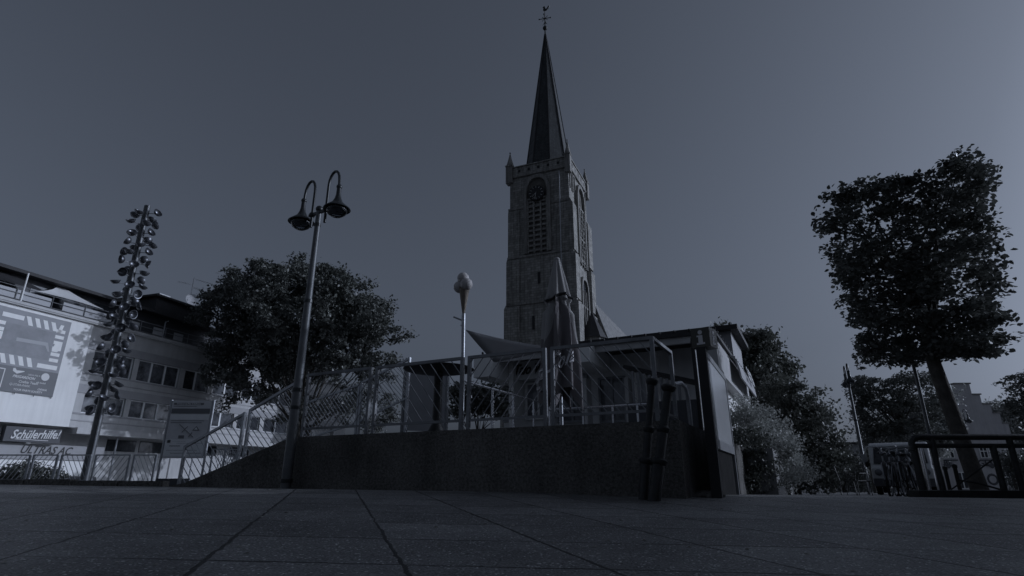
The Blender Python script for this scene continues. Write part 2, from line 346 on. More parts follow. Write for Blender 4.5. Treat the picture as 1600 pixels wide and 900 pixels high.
def lump_points(lumps, nclump, per, crad, shell=0.72, drop=0.0, sub=0, sk=0.3):
    if sub:                              # boughs: smaller lumps grown on the big ones
        L0 = np.array(lumps, float); wg = (L0[:, 3]*L0[:, 5]); wg /= wg.sum(); new = []
        for _ in range(sub):
            i = rng.choice(len(L0), p=wg); d = rng.normal(size=3); d[2] += 0.25; d /= np.linalg.norm(d); k_ = rng.uniform(.62, .98)
            rr_ = rng.uniform(.7, 1.3)*sk*min(L0[i, 3], L0[i, 5]); c_ = L0[i, :3]+d*k_*L0[i, 3:6]; new.append((*c_, rr_*1.15, rr_*1.15, rr_*.85))
        lumps = new
    L = np.array(lumps, float); wgt = (L[:, 3]*L[:, 4]*L[:, 5])**(2/3); wgt /= wgt.sum(); cl = []
    while len(cl) < nclump:
        i = rng.choice(len(L), p=wgt); d = rng.normal(size=3); d /= np.linalg.norm(d)
        r = rng.uniform(shell, 1.04) if rng.random() < 0.8 else rng.uniform(0.25, shell)
        p = L[i, :3]+d*r*L[i, 3:6]
        inside = False
        for q in range(len(L)):
            if q != i and (((p-L[q, :3])/L[q, 3:6])**2).sum() < 0.35: inside = True; break
        if inside and rng.random() < 0.85: continue
        cl.append(p)
    cl = np.array(cl); rr = crad*rng.uniform(0.55, 1.3, size=(nclump, 1, 1))
    g = rng.normal(size=(nclump, per, 3))*0.55*rr*np.array((1, 1, 0.62)); g[:, :, 2] -= drop*np.abs(g[:, :, 0])
    return (cl[:, None, :]+g).reshape(-1, 3), cl
def branches(mb, base, top, r0, targets, k=9, rt=0.6):
    base, top = Vector(base), Vector(top)
    mid = (base+top)/2+Vector((random.uniform(-.06,.06), random.uniform(-.06,.06), 0))*(top-base).length*0.3
    mb.tube([base-Vector((0,0,.1)), base+Vector((0,0,.12)), mid, top], [r0*1.35, r0*1.08, r0*0.88, r0*rt], 12)
    for t in targets[:k]:
        t = Vector(t); f_ = random.uniform(0.55, 1.0); s_ = base.lerp(top, f_); m_ = s_.lerp(t, 0.5)+Vector((random.uniform(-.2,.2), random.uniform(-.2,.2), random.uniform(0,.3)))*(t-s_).length*0.25
        rr = r0*random.uniform(0.22, 0.42)
        mb.tube([s_, s_.lerp(m_, .5)+Vector((0,0,.03)), m_, t], [rr, rr*.8, rr*.55, rr*.15], 7)

M['grit'] = mat('pale_grit', (0.3, 0.29, 0.27), .9, 0, .5, 4)
litter()
# big rounded tree behind the stairs
def tree_left():
    Y = 42.0; base = gp(455, Y); t = thing('broadleaf_tree', 'large round leafy tree beside the street, right of the white office building', 'tree', base)
    def loc(px, py, dy=0): q = at(px, py, Y+dy)-base; return (q.x, q.y, q.z)
    def L(px, py, rpx, rpz, dy=0, ry=None):
        k = (Y+dy)*1.0/F*1.05; q = loc(px, py, dy); return (*q, rpx*k, ry or rpx*k*1.0, rpz*k)
    lumps = [L(470,500,80,76,0,6.0), L(390,500,64,58,.5), L(545,505,62,66,-.5), L(480,450,60,40,0), L(365,520,52,50,1), L(400,580,60,38,0), L(500,585,80,42,0), L(590,540,34,38,0), L(622,530,24,17,0), L(610,575,30,24,0), L(350,475,34,26,0), L(380,620,46,26,0), L(530,625,60,24,0), L(430,440,36,24,0), L(440,640,60,24,0), L(560,635,70,28,0), L(500,655,60,18,0), L(600,610,40,30,0), L(400,600,56,34,0), L(345,545,26,30,0), L(625,640,26,20,0)]
    pts, cl = lump_points(lumps, 1650, 54, 0.50, 0.7, sub=185, sk=.42)
    leaves('crown', pts, 0.25, M['leaf1'], t)
    mb = MB(); tg = [cl[i] for i in rng.choice(len(cl), 26)]
    branches(mb, (0,0,0), (0.3, 0, 4.6), 0.30, tg, 26)
    mb.build('trunk', M['bark'], t, True)
tree_left()

def boxtree(px, Y, z0, z1, hw, hd, n, per, size, label, crad=0.35, rot=TRZ, r0=0.19, group='box pruned linden trees of the square', gaps=True, taper=0.86, m='leaf2', tpl=LEAF4, trunkx=0.0, off=0.0, slant=0.0):
    base = gp(px, Y); t = thing('linden_tree', label, 'tree', base, rot, group)
    H = z1-z0; cl = []
    ph = rng.uniform(0, 6, 8)
    def dens(p):
        return math.sin(p[2]*5.2+ph[0]+1.1*math.sin(p[0]*1.3+ph[1]))+0.8*math.sin(p[0]*2.1+p[1]*1.7+ph[2])+0.7*math.sin(p[2]*2.3-p[0]*1.6+ph[3])
    while len(cl) < n:
        q = rng.uniform(-1, 1, 3)
        if rng.random() < .35: ax = rng.integers(0, 3); q[ax] = np.sign(q[ax])*rng.uniform(.93, 1.0)
        e = np.abs(q).max()
        if e < 0.62 and rng.random() < 0.6: continue
        k = (np.abs(q)**12).sum()
        if k > 1.3: continue
        sc_ = taper+(1-taper)*(q[2]*.5+.5)
        wob = 1+0.05*math.sin(q[2]*7+ph[4])+0.05*math.sin(q[0]*6+ph[5]+q[1]*5)
        p = np.array((q[0]*hw*sc_*wob, q[1]*hd*sc_*wob, z0+(q[2]*.5+.5)*H*(1+0.035*math.sin(q[0]*4+ph[6]))))
        if gaps and e < .86 and dens(p) < -0.65 and rng.random() < 0.93: continue
        p[0] += off; p[2] += slant*p[0]*(q[2]*.5+.5); cl.append(p)
    cl = np.array(cl); g = np.clip(rng.normal(size=(n, per, 3)), -1.7, 1.7)*crad*np.array((0.55, 0.55, 0.2)); g[:, :, 2] -= 0.35*np.abs(g[:, :, 0])
    pts = (cl[:, None, :]+g).reshape(-1, 3)
    leaves('crown', pts, size, M[m], t, 0.35, tpl)
    mb = MB(); low = [c for c in cl if c[2] > z0+0.15*H]; tg = [low[i] for i in rng.choice(len(low), 34)]
    branches(mb, (0,0,0), (trunkx, 0, z0+H*0.62), r0, tg, 34, 0.45)
    mb.build('trunk', M['bark'], t, True); return t
boxtree(1534, 12.4, 3.05, 7.1, 1.58, 1.3, 760, 32, 0.11, 'big dark box pruned linden with bare trunk rising behind the tubular guard frame', 0.29, TRZ, 0.155, tpl=LEAF6, trunkx=-0.35, off=-0.2, slant=.13, taper=.74)
boxtree(1430, 31, 2.5, 6.0, 1.95, 1.6, 330, 44, 0.17, 'box pruned linden behind the parked van, half hidden by the thin steel pole', 0.42, TRZ, 0.17)
boxtree(1712, 24, 1.9, 4.9, 1.7, 1.4, 300, 40, 0.15, 'box pruned linden cut off by the right edge of the photo', 0.35, TRZ, 0.15)
boxtree(1303, 38, 1.5, 2.75, 1.05, 0.9, 150, 34, 0.20, 'small flat topped pruned linden beside the bistro chairs', 0.36, TRZ, 0.13)

def bush(label, name, cat, px, Y, lumps, n, per, crad, size, m, stem=0.06, group=None, trunk=True, shell=.72):
    base = gp(px, Y); t = thing(name, label, cat, base, 0, group); L = []
    for (qx, qy, rx, rz, dy) in lumps:
        q = at(qx, qy, Y+dy)-base; k = (Y+dy)/F*1.03; L.append((q.x, q.y, q.z, rx*k, rx*k*.9, rz*k))
    pts, cl = lump_points(L, n, per, crad, shell, sub=(60 if n > 180 else 0), sk=.55); gz = np.array([G(p[0]+base.x, p[1]+base.y)-base.z for p in pts[:1]])[0]
    pts = pts[pts[:, 2] > gz+0.02]
    leaves('foliage' if cat != 'tree' else 'crown', pts, size, M[m], t)
    mb = MB(); tg = [cl[i] for i in rng.choice(len(cl), 14)]; top = max(l[2] for l in L)
    branches(mb, (0,0,0), (0, 0, max(0.4, top*0.6)), stem, tg, 14)
    mb.build('stem' if cat != 'tree' else 'trunk', M['bark'], t, True); return t
bush('tall airy tree with feathery leaves standing behind the cafe side wing', 'ash_tree', 'tree', 1180, 27, [(1145,535,34,24,0),(1175,575,42,44,0),(1165,620,40,40,0),(1195,620,26,36,0),(1125,530,16,14,0),(1190,560,24,30,0)], 330, 40, 0.45, 0.20, 'leaf4', 0.2)
bush('tall cone shaped conifer between the bushes and the far lamp', 'conifer_tree', 'tree', 1245, 22, [(1222,622,24,38,0),(1238,655,38,50,0),(1245,700,48,50,0),(1262,650,24,34,0),(1215,680,30,50,0),(1296,675,16,16,0),(1290,690,22,12,0),(1235,735,44,36,0)], 480, 40, 0.32, 0.13, 'leaf4', 0.15)
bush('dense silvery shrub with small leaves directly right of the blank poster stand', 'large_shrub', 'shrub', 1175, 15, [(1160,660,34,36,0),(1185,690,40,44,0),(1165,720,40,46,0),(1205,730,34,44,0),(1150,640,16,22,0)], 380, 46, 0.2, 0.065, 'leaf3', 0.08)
bush('dark rounded shrub low in front of the silvery one', 'round_shrub', 'shrub', 1160, 13.2, [(1165,725,34,42,0),(1150,755,24,22,0),(1190,750,22,26,0)], 200, 44, 0.17, 0.06, 'leaf4', 0.06)
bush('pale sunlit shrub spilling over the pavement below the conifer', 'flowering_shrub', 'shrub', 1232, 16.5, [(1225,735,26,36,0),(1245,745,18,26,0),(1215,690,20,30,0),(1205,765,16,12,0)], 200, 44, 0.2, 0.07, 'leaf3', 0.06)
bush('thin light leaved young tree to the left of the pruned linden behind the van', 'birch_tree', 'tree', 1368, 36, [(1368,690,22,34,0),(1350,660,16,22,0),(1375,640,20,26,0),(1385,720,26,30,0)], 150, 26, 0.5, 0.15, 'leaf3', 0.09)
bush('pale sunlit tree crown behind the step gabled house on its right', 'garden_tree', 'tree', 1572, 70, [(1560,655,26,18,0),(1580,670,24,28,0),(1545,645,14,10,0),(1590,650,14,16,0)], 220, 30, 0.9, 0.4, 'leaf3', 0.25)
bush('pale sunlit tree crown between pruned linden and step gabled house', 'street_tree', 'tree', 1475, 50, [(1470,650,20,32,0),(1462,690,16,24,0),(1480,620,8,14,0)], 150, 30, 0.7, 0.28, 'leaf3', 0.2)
bush('clipped hedge bush in front of the step gabled house on the right', 'hedge_bush', 'shrub', 1590, 40, [(1580,722,20,14,0),(1600,724,22,14,0),(1610,750,26,24,0)], 160, 34, 0.4, 0.16, 'leaf2', 0.1)
bush('low dark hedge behind the bistro chairs', 'hedge', 'hedge', 1320, 44, [(1285,745,22,24,0),(1310,748,20,22,0),(1340,745,22,24,0),(1368,748,20,24,0)], 220, 34, 0.5, 0.17, 'leaf4', 0.1)
bush('small leafy shrub on the terrace behind the round standing table', 'potted_shrub', 'shrub', 745, 14.5, [(722,625,24,26,0),(755,622,24,22,0),(775,625,18,24,0)], 120, 34, 0.2, 0.09, 'leaf4', 0.05)
bush('dark low shrub behind the slatted fence below the office building', 'street_shrub', 'shrub', 40, 21.5, [(40,745,30,18,0),(75,748,24,14,0),(8,748,20,16,0)], 130, 34, 0.22, 0.10, 'leaf4', 0.05)

# ------------------------------------------------------------------ church
def pointed(w_, h, spring, n=8):     # pointed arch outline, x centred, z from 0; spring = height where the arch starts
    P = [(-w_/2, 0), (w_/2, 0), (w_/2, spring)]; hh = h-spring
    for i in range(1, n): t = i/n; P.append((w_/2*math.cos(t*math.pi/2)**0.75 if t < 1 else 0, spring+hh*math.sin(t*math.pi/2)**1.05))
    P.append((0, h)); P += [(-x, z) for x, z in P[3:-1][::-1]]; P.append((-w_/2, spring)); return P
def archframe(mb, w_, h, spring, th, y0, y1, mt, z0=0):
    a = pointed(w_, h, spring); b_ = pointed(w_+2*th, h+th*1.4, spring); n = len(a)
    vs = [(x, y, z+z0) for y in (y0, y1) for x, z in a]+[(x, y, z+z0) for y in (y0, y1) for x, z in b_]
    fs = []
    for i in range(n):
        j = (i+1) % n
        if i == 0: continue
        fs += [(i, j, j+2*n, i+2*n), (i+n, i+3*n, j+3*n, j+n), (i+2*n, j+2*n, j+3*n, i+3*n), (i, i+n, j+n, j)]
    mb.add(vs, fs, mt)
def church():
    c = thing('church', 'stone church with square clock tower and tall slender slate spire', 'church', (6.4, 56.45, -1.3), -R(23))
    Z = 1.3   # local z = world z + 1.3
    W = 7.2
    body = MB()
    for z0, z1, e in ((0, 13.2, .75), (13.2, 18.4, .5), (18.4, 23.9, .32), (23.9, 30.0, .18), (30.0, 34.2, 0.0)):
        body.b(-W-e*.3, e*.3, -e*.3, W+e*.3, z0, z1+Z if z1 > 34 else z1+Z)
        if e:
            for bx0, bx1 in ((-W-e, -W+1.25), (-1.25, e)):
                body.b(bx0, bx1, -e, 0.3, max(0, z0+Z-0.01) if z0 else 0, z1+Z-0.5); body.b(bx0, bx1, W-.3, W+e, z0, z1+Z-.5)
                # sloped offset on top
                body.add([(bx0,-e,z1+Z-.5),(bx1,-e,z1+Z-.5),(bx1,0.0,z1+Z+.1),(bx0,0.0,z1+Z+.1),(bx0,0.3,z1+Z-.5),(bx1,0.3,z1+Z-.5)], [(0,1,2,3),(1,5,2),(0,3,4),(3,2,5,4)])
            for by0, by1 in ((-0.9, 1.25), (W-1.25, W+.4)):
                if by0 < 0: by0 = -e+.02
                body.b(-.3, e+.25, by0, by1, max(0, z0+Z-0.01) if z0 else 0, z1+Z-.5)
                body.add([(e+.25,by0,z1+Z-.5),(e+.25,by1,z1+Z-.5),(0,by1,z1+Z+.2),(0,by0,z1+Z+.2),(-.3,by0,z1+Z-.5),(-.3,by1,z1+Z-.5)], [(0,1,2,3),(1,5,2),(0,3,4),(3,2,5,4)])
    body.build('tower_wall', M['stone'], c)
    st = MB()
    for z, e in ((13.2, .42), (18.4, .32), (23.9, .24), (30.0, .16), (34.2, .22)):
        st = MB(); st.b(-W-e, e, -e, W+e, z+Z-.12, z+Z+.12); st.build('string_course', M['trim'], c)
    par = MB(); zt = 34.2+Z+.12
    for x0, x1, y0, y1 in ((-W-.15,.15,-.15,.2), (-W-.15,.15,W-.2,W+.15), (-.2,.15,.2,W-.2), (-W-.15,-W+.2,.2,W-.2)):
        par.b(x0, x1, y0, y1, zt, zt+1.05)
    par.b(-W-.25,.25,-.25,.3, zt+1.05, zt+1.2); par.b(-.3,.25,.3,W-.3, zt+1.05, zt+1.2); par.b(-W-.25,-W+.3,.3,W-.3, zt+1.05, zt+1.2); par.b(-W-.25,.25,W-.3,W+.25,zt+1.05,zt+1.2)
    p_ = par.build('parapet', M['stone'], c)
    h = MB()
    for i in range(5):
        h = MB(); h.b(-W+1.1+i*1.2, -W+1.4+i*1.2, -.17, -.1, zt+.35, zt+.7); h.build('drain_hole', M['black'], p_)
        h = MB(); h.b(.1, .17, 1.0+i*1.2, 1.3+i*1.2, zt+.35, zt+.7); h.build('drain_hole', M['black'], p_)
    for x, y, s_ in ((-W, 0, .8), (0, 0, .66), (0, W, .75), (-W, W, .8)):
        pn = MB(); pn.box((x, y, zt+.2), (1.0*s_, 1.0*s_, 2.2)); pn.box((x, y, zt+1.4), (1.15*s_, 1.15*s_, .15))
        pn.lathe([(.62*s_, zt+1.48), (.32*s_, zt+2.3), (.03, zt+3.3)], 8, Matrix.Translation((x, y, 0))); pn.sphere((x, y, zt+3.35), .1, 8, 6)
        pn.build('pinnacle', M['trim'], c)
    cx, cy = -W/2, W/2
    sp = MB(); zb = zt+.3; ap = 57.3+Z
    prof = [(3.05, zb), (2.86, zb+.9), (0.10, ap)]
    sp.lathe(prof, 8, Matrix.Translation((cx, cy, 0)) @ Matrix.Rotation(R(22.5), 4, 'Z'))
    sp.b(-W+.2, -.2, .2, W-.2, zt-.1, zb+.05)
    s_ = sp.build('spire', M['slate'], c)
    rb = MB()
    for k in range(8):
        a = R(22.5+45*k); rb.bar((cx+2.88*math.cos(a), cy+2.88*math.sin(a), zb+.9), (cx+.1*math.cos(a), cy+.1*math.sin(a), ap), .12)
    rb.build('lead_ridge', M['roof'], s_)
    f = MB(); f.tube([(cx,cy,ap-.6),(cx,cy,ap+4.0)], [.12,.035], 8); f.sphere((cx,cy,ap+1.1), .32, 12, 8)
    for a in (R(10), R(100)): 
        d = Vector((math.cos(a), math.sin(a), 0))*.78; q = Vector((cx, cy, ap+2.75)); f.tube([q-d, q+d], .05, 6)
        for sg in (-1, 1): f.sphere(q+d*sg, .1, 8, 6)
    f.bar((cx-.4,cy,ap+2.4),(cx+.4,cy,ap+3.1),.05); f.bar((cx-.4,cy,ap+3.1),(cx+.4,cy,ap+2.4),.05)
    f.bar((cx-.3,cy,ap+1.7),(cx,cy,ap+2.1),.06); f.bar((cx+.3,cy,ap+1.7),(cx,cy,ap+2.1),.06)
    f.build('finial_cross', M['iron'], c)
    ro = MB(); z = ap+3.95
    ro.prism([(-.22,z+.25),(-.05,z+.02),(0,z-.1),(.08,z+.05),(.3,z+.15),(.62,z+.45),(.75,z+.8),(.5,z+.72),(.3,z+.4),(.12,z+.42),(.06,z+.75),(-.02,z+.95),(-.14,z+.88),(-.28,z+.78),(-.12,z+.7),(-.2,z+.5)], -.05, .05, Matrix.Translation((cx, cy, 0)))
    ro.build('weathercock', M['iron'], c)
    # belfry windows, front (faces -y) and right (faces +x)
    fr = Matrix.Translation((-3.75, 0, 0)); rt = Matrix.Translation((0, 3.75, 0)) @ Matrix.Rotation(R(90), 4, 'Z')
    for mt, e, zz0, hh, tall in ((fr, -.054, 24.1+Z, 9.3, 0), (rt, -.054, 23.2+Z, 9.8, 1)):
        w_ = 2.5
        a = MB(); a.prism([(x, z+zz0) for x, z in pointed(w_, hh, hh-1.9)], e-.03, e+.3, mt); win = a.build('belfry_window', M['conc'], c)
        fm = MB(); archframe(fm, w_, hh, hh-1.9, .32, e-.35, e, mt, zz0)
        fm.build('window_surround', M['trim'], win)
        mu = MB()
        for x in (-w_/2+.1, -w_/6, w_/6, w_/2-.1): mu.add(*boxvf(x-.09, x+.09, e-.24, e-.02, zz0, zz0+hh-2.6), mt)
        mu.add(*boxvf(-w_/2, w_/2, e-.24, e-.03, zz0+hh-2.7, zz0+hh-2.5), mt); mu.add(*boxvf(-w_/2, w_/2, e-.22, e-.03, zz0+3.2, zz0+3.4), mt)
        mu.build('mullion', M['stone'], win)
        lv = MB()
        for i in range(11):
            z = zz0+.25+i*.6
            lv.add([(-w_/2+.1, e-.22, z), (w_/2-.1, e-.22, z), (w_/2-.1, e-.04, z+.3), (-w_/2+.1, e-.04, z+.3), (-w_/2+.1, e-.22, z-.05), (w_/2-.1, e-.22, z-.05)], [(0,1,2,3),(4,5,1,0)], mt)
        lv.build('louvre', M['trim'], win)
    # clocks
    for mt in (Matrix.Translation((-3.75, -.43, 31.35+Z)), Matrix.Translation((.43, 3.75, 31.35+Z)) @ Matrix.Rotation(R(90), 4, 'Z')):
        if mt.translation.y > 1: continue
        q = MB(); q.lathe([(.001, .08), (.92, .08), (.98, 0), (.98, -.3)], 32, mt @ FACE); ck = q.build('clock', M['black'], c)
        n_ = MB()
        for k in range(12):
            a = k*math.pi/6; n_.bar(mt @ Vector((.62*math.sin(a), -.09, .62*math.cos(a))), mt @ Vector((.84*math.sin(a), -.09, .84*math.cos(a))), .07 if k % 3 else .12, .03)
        n_.build('hour_mark', M['letter'], ck)
        n_ = MB(); n_.bar(mt @ Vector((0,-.12,0)), mt @ Vector((-.45,-.12,-.42)), .08, .03); n_.bar(mt @ Vector((.03,-.14,.1)), mt @ Vector((-.16,-.14,-.78)), .06, .03); n_.build('clock_hand', M['letter'], ck)
    # narrow slits and lancet
    for x, z, h in ((-3.7, 20.5, 1.3), (-4.4, 15.4, 1.5), (-2.9, 15.6, 1.4)):
        q = MB(); q.b(x-.13, x+.13, -.215, 0, z+Z, z+Z+h); q.build('slit_window', M['black'], c)
    q = MB()
    q.prism([(x, z+14.0+Z) for x, z in pointed(2.2, 7.5, 6)], -.20, .2, rt); lw = q.build('lancet_window', M['glass'], c)
    q = MB(); archframe(q, 2.2, 7.5, 6, .3, -.45, -.16, rt, 14.0+Z)
    for x in (-.36, .36): q.add(*boxvf(x-.07, x+.07, -.4, -.19, 14+Z, 20.2+Z), rt)
    q.build('tracery', M['trim'], lw)
    q = MB()
    for i in range(6): 
        mt2 = Matrix.Translation((0, .75+i*1.1, 0)) @ Matrix.Rotation(R(90), 4, 'Z'); archframe(q, .62, 2.2, 1.8, .12, -.12, 0.01, mt2, 31.6+Z) if not 2 <= i <= 3 else None
    q.build('blind_arcade', M['trim'], c)
    ir = MB(); ir.tube([(-.9,-.85,12+Z),(-.9,-.6,33.5+Z)], .05, 6); ir.build('lightning_conductor', M['steel'], c)
    # nave
    nv = MB(); nv.prism([(-5.4,0),(2.6,0),(2.6,12.5+Z),(.4,19.5+Z),(-5.4,12+Z)], W+.1, 34); nv.build('nave_wall', M['stone'], c)
    nr = MB(); nr.prism([(3.0,11.9+Z),(.4,20.0+Z),(.4,19.6+Z),(2.75,11.9+Z)], W-.0, 34.3); nr.prism([(-5.9,11.9+Z),(.4,20.0+Z),(.4,19.6+Z),(-5.7,11.7+Z)], W, 34.3); nr.build('nave_roof', M['slate2'], c)
    # aisle + stair turret
    ai = MB(); ai.b(2.5, 7, 9, 34, 0, 8.5+Z); ai.build('aisle_wall', M['stone'], c)
    tu = MB(); tu.lathe([(1.25, 0), (1.25, 14.6+Z)], 8, Matrix.Translation((1.2, 3.0, 0))); tr = tu.build('stair_turret', M['stone'], c)
    tu = MB(); tu.lathe([(1.5, 14.5+Z), (.02, 17.6+Z)], 8, Matrix.Translation((1.2, 3.0, 0))); tu.build('turret_roof', M['roof'], tr)
def boxvf(x0, x1, y0, y1, z0, z1):
    v = [(x0,y0,z0),(x1,y0,z0),(x1,y1,z0),(x0,y1,z0),(x0,y0,z1),(x1,y0,z1),(x1,y1,z1),(x0,y1,z1)]
    return v, [(3,2,1,0),(4,5,6,7),(0,1,5,4),(1,2,6,5),(2,3,7,6),(3,0,4,7)]
M['slate2'] = brickmat('nave_slates', (0.20, 0.20, 0.20), (0.12, 0.12, 0.12), 0.5, 0.3, 0.02, 0.25, 0.3, True, 0.55)
church()

# ------------------------------------------------------------------ white office building on the left
def office():
    g0 = -0.6
    b = thing('office_building', 'long white three storey office building with dark set back roof storey', 'building', (FA[0], FA[1], 0), FRZ)
    # local x = s along facade, local y = inward (positive is away from street)
    w_ = MB(); w_.b(-12, 5.4, 0, 9, 3.35, 9.72); w_.build('wall', M['white'], b)
    g = MB()                                             # grey bay with window openings left between spandrels
    for z0, z1 in ((3.35, 4.22), (5.98, 6.62), (8.75, 9.72)): g.b(5.4, 34, 0.06, 9, z0, z1)
    g.b(5.4, 34, .5, 9, 4.22, 8.75)
    g.b(32, 34, .06, .6, 4.22, 8.75); g.build('spandrel_wall', M['grey'], b)
    bd = MB()
    for z0, z1 in ((6.55, 6.68), (5.45, 5.98), (8.2, 8.75)): bd.b(5.4, 32, .03 if z0 < 6.6 else .03, .5, z0, z1) if z0 != 6.55 else None
    bd.b(5.4, 32, .02, .2, 6.62, 6.72); bd.b(5.4, 32, .02, .2, 4.15, 4.26); bd.b(5.42, 32, .025, .07, 3.75, 3.82); bd.b(5.42, 32, .025, .07, 6.2, 6.26)
    bd.build('shutter_band', M['band'], b)
    for z0, z1 in ((6.72, 8.2), (4.26, 5.45)):
        for s0, s1 in ((5.4, 5.95), (7.0, 7.42), (8.72, 9.1), (12.45, 12.9), (15.2, 15.7), (18.3, 18.7), (21.3, 21.8), (25, 25.4), (28.5, 29)):
            pil = MB(); pil.b(s0, s1, .08, .5, z0, z1); pil.build('pillar', M['grey'], b)
    for z0, z1 in ((6.72, 8.2), (4.26, 5.45)):
        for s0, s1 in ((5.95,7.0),(7.42,8.72),(9.1,10.2),(10.2,11.3),(11.3,12.45),(12.9,14.0),(14.0,15.2),(15.7,17),(17,18.3),(18.7,20),(20,21.3),(21.8,23.4),(23.4,25),(25.4,28.5)):
            wn = MB(); 
            for a in ((s0,s0+.07,z0,z1),(s1-.07,s1,z0,z1),(s0+.07,s1-.07,z0,z0+.07),(s0+.07,s1-.07,z1-.07,z1)): wn.b(a[0],a[1],.22,.3,a[2],a[3])
            wo = wn.build('window', M['boardl'], b); q = MB(); q.b(s0+.07, s1-.07, .28, .3, z0+.07, z1-.07); q.build('pane', M[('glass','glass3','glass','glass2','glass3')[int(s0*7) % 5]], wo)
    sl_ = MB(); sl_.b(-12, 34, -.18, 9, 9.72, 9.92); sl_.b(-12, 34, -.22, -.18, 9.80, 9.96); sl_.build('roof_slab', M['grey'], b)
    # balcony rail
    for i in range(23):
        s0 = -11+i*1.95
        pr = MB(); pr.tube([(s0,-.1,9.92),(s0,-.1,10.75)], .025, 6); pr.build('balcony_post', M['steeld'], b)
    pr = MB(); 
    for z in (10.05, 10.4, 10.75): pr.tube([(-12,-.1,z),(34,-.1,z)], .022, 6)
    pr.build('balcony_rail', M['steeld'], b)
    for s0, s1 in ((-11,-2.2),(-1.7,2.6),(3.3,6.4),(7.6,8.4),(9.5,10.3),(11.2,12.0)): pr = MB(); pr.b(s0, s1, -.06, -.04, 10.02, 10.6); pr.build('balcony_panel', M['posterl'], b)
    up = MB(); up.b(-12, 33, 2.0, 8.6, 9.92, 12.0); up.build('attic_wall', M['dark'], b)
    rf = MB(); rf.b(-12.3, 33.3, 1.2, 8.9, 12.0, 12.2)
    rf.add([(-12.3,1.2,12.2),(33.3,1.2,12.2),(33.3,5,12.75),(-12.3,5,12.75),(-12.3,8.9,12.2),(33.3,8.9,12.2)], [(0,1,2,3),(3,2,5,4),(0,3,4),(1,5,2)])
    rf.add([(-12,.75,11.1),(2.9,.75,11.1),(1.2,2,12.0),(-12,2,12.0)], [(0,1,2,3)]); rf.build('roof', M['roof'], b)
    pt = MB(); pt.b(10.6, 15.6, 1.6, 7, 12.2, 13.35); pt.b(10.3, 15.9, 1.3, 7.3, 13.35, 13.5); ph = pt.build('rooftop_plant_room', M['roof'], b)
    q = MB(); q.tube([(11.7,2.6,13.5),(11.7,2.6,13.8)], .25, 10); q.b(11.2,12.2,2.2,3.0,13.8,13.9); q.build('vent', M['steeld'], ph)
    for s0, s1 in ((2.5, 5.5), (6.5, 9), (16.5, 19)):
        q = MB(); q.b(s0, s1, 1.96, 2.02, 10.0, 11.7); q.build('attic_window', M['glass'], b)
    # ground floor
    gf = MB(); gf.b(-12, 34, 1.6, 9, g0, 3.35); gf.build('shop_wall', M['grey'], b)
    q = MB(); q.b(1.95, 8.2, .35, 1.6, 1.45, 2.30); q.build('shop_fascia', M['band'], b)
    q = MB(); q.b(5.6, 34, -.5, .5, 2.98, 3.34); q.build('canopy', M['grey'], b)
    q = MB(); q.b(-12, 1.9, .2, .5, 2.5, 3.2); q.build('side_fascia', M['band'], b)
    for s0 in (9.2, 11.6, 14, 16.4, 20):
        q = MB(); q.b(s0, s0+2.1, 1.55, 1.6, 2.15, 2.9); q.build('shop_window', M['glass'], b)
    for s0 in (-2.0, 1.95, 8.8, 15):
        q = MB(); q.tube([(s0, .2, g0), (s0, .2, 3.0)], .06, 8); q.build('canopy_post', M['steel'], b)
    q = MB(); q.b(2.1, 8.1, .45, .5, .55, 1.43); q.build('shop_shutter', M['white'], b)
    q = MB(); q.b(2.1, 8.1, .38, .44, g0, .5); q.build('shop_base', M['dark'], b)
    # graffiti on the fascia (painted on the wall)
    mt = Matrix.Translation((4.35, .335, 1.88)) @ FACE
    text('graffiti', 'ULTRAS AC', .62, M['black'], b, Matrix.Translation((.35,0,.08)) @ mt, .35, .004, .01, xscale=.88)
    # shop sign
    s_ = thing('shop_sign', 'dark shop sign with white handwriting lettering above the left shopfront', 'sign', T0(2.05, 0, 2.35), FRZ)
    q = MB(); q.b(0, 2.95, -.12, .2, 0, .8); q.build('sign_box', M['dark'], s_)
    o = text('lettering', 'Schülerhilfe!', .66, M['letter'], s_, Matrix.Translation((1.55, -.14, .42)) @ Matrix.Rotation(R(-3), 4, 'Y') @ FACE, .45, .012, .012, xscale=.78)
    q = MB(); q.b(.55, 2.3, -.14, -.13, .12, .15); q.build('underline', M['letter'], s_)
def T0(s_, y, z): return (FA[0]+FD[0]*s_-FD[1]*y, FA[1]+FD[1]*s_+FD[0]*y, z)
office()

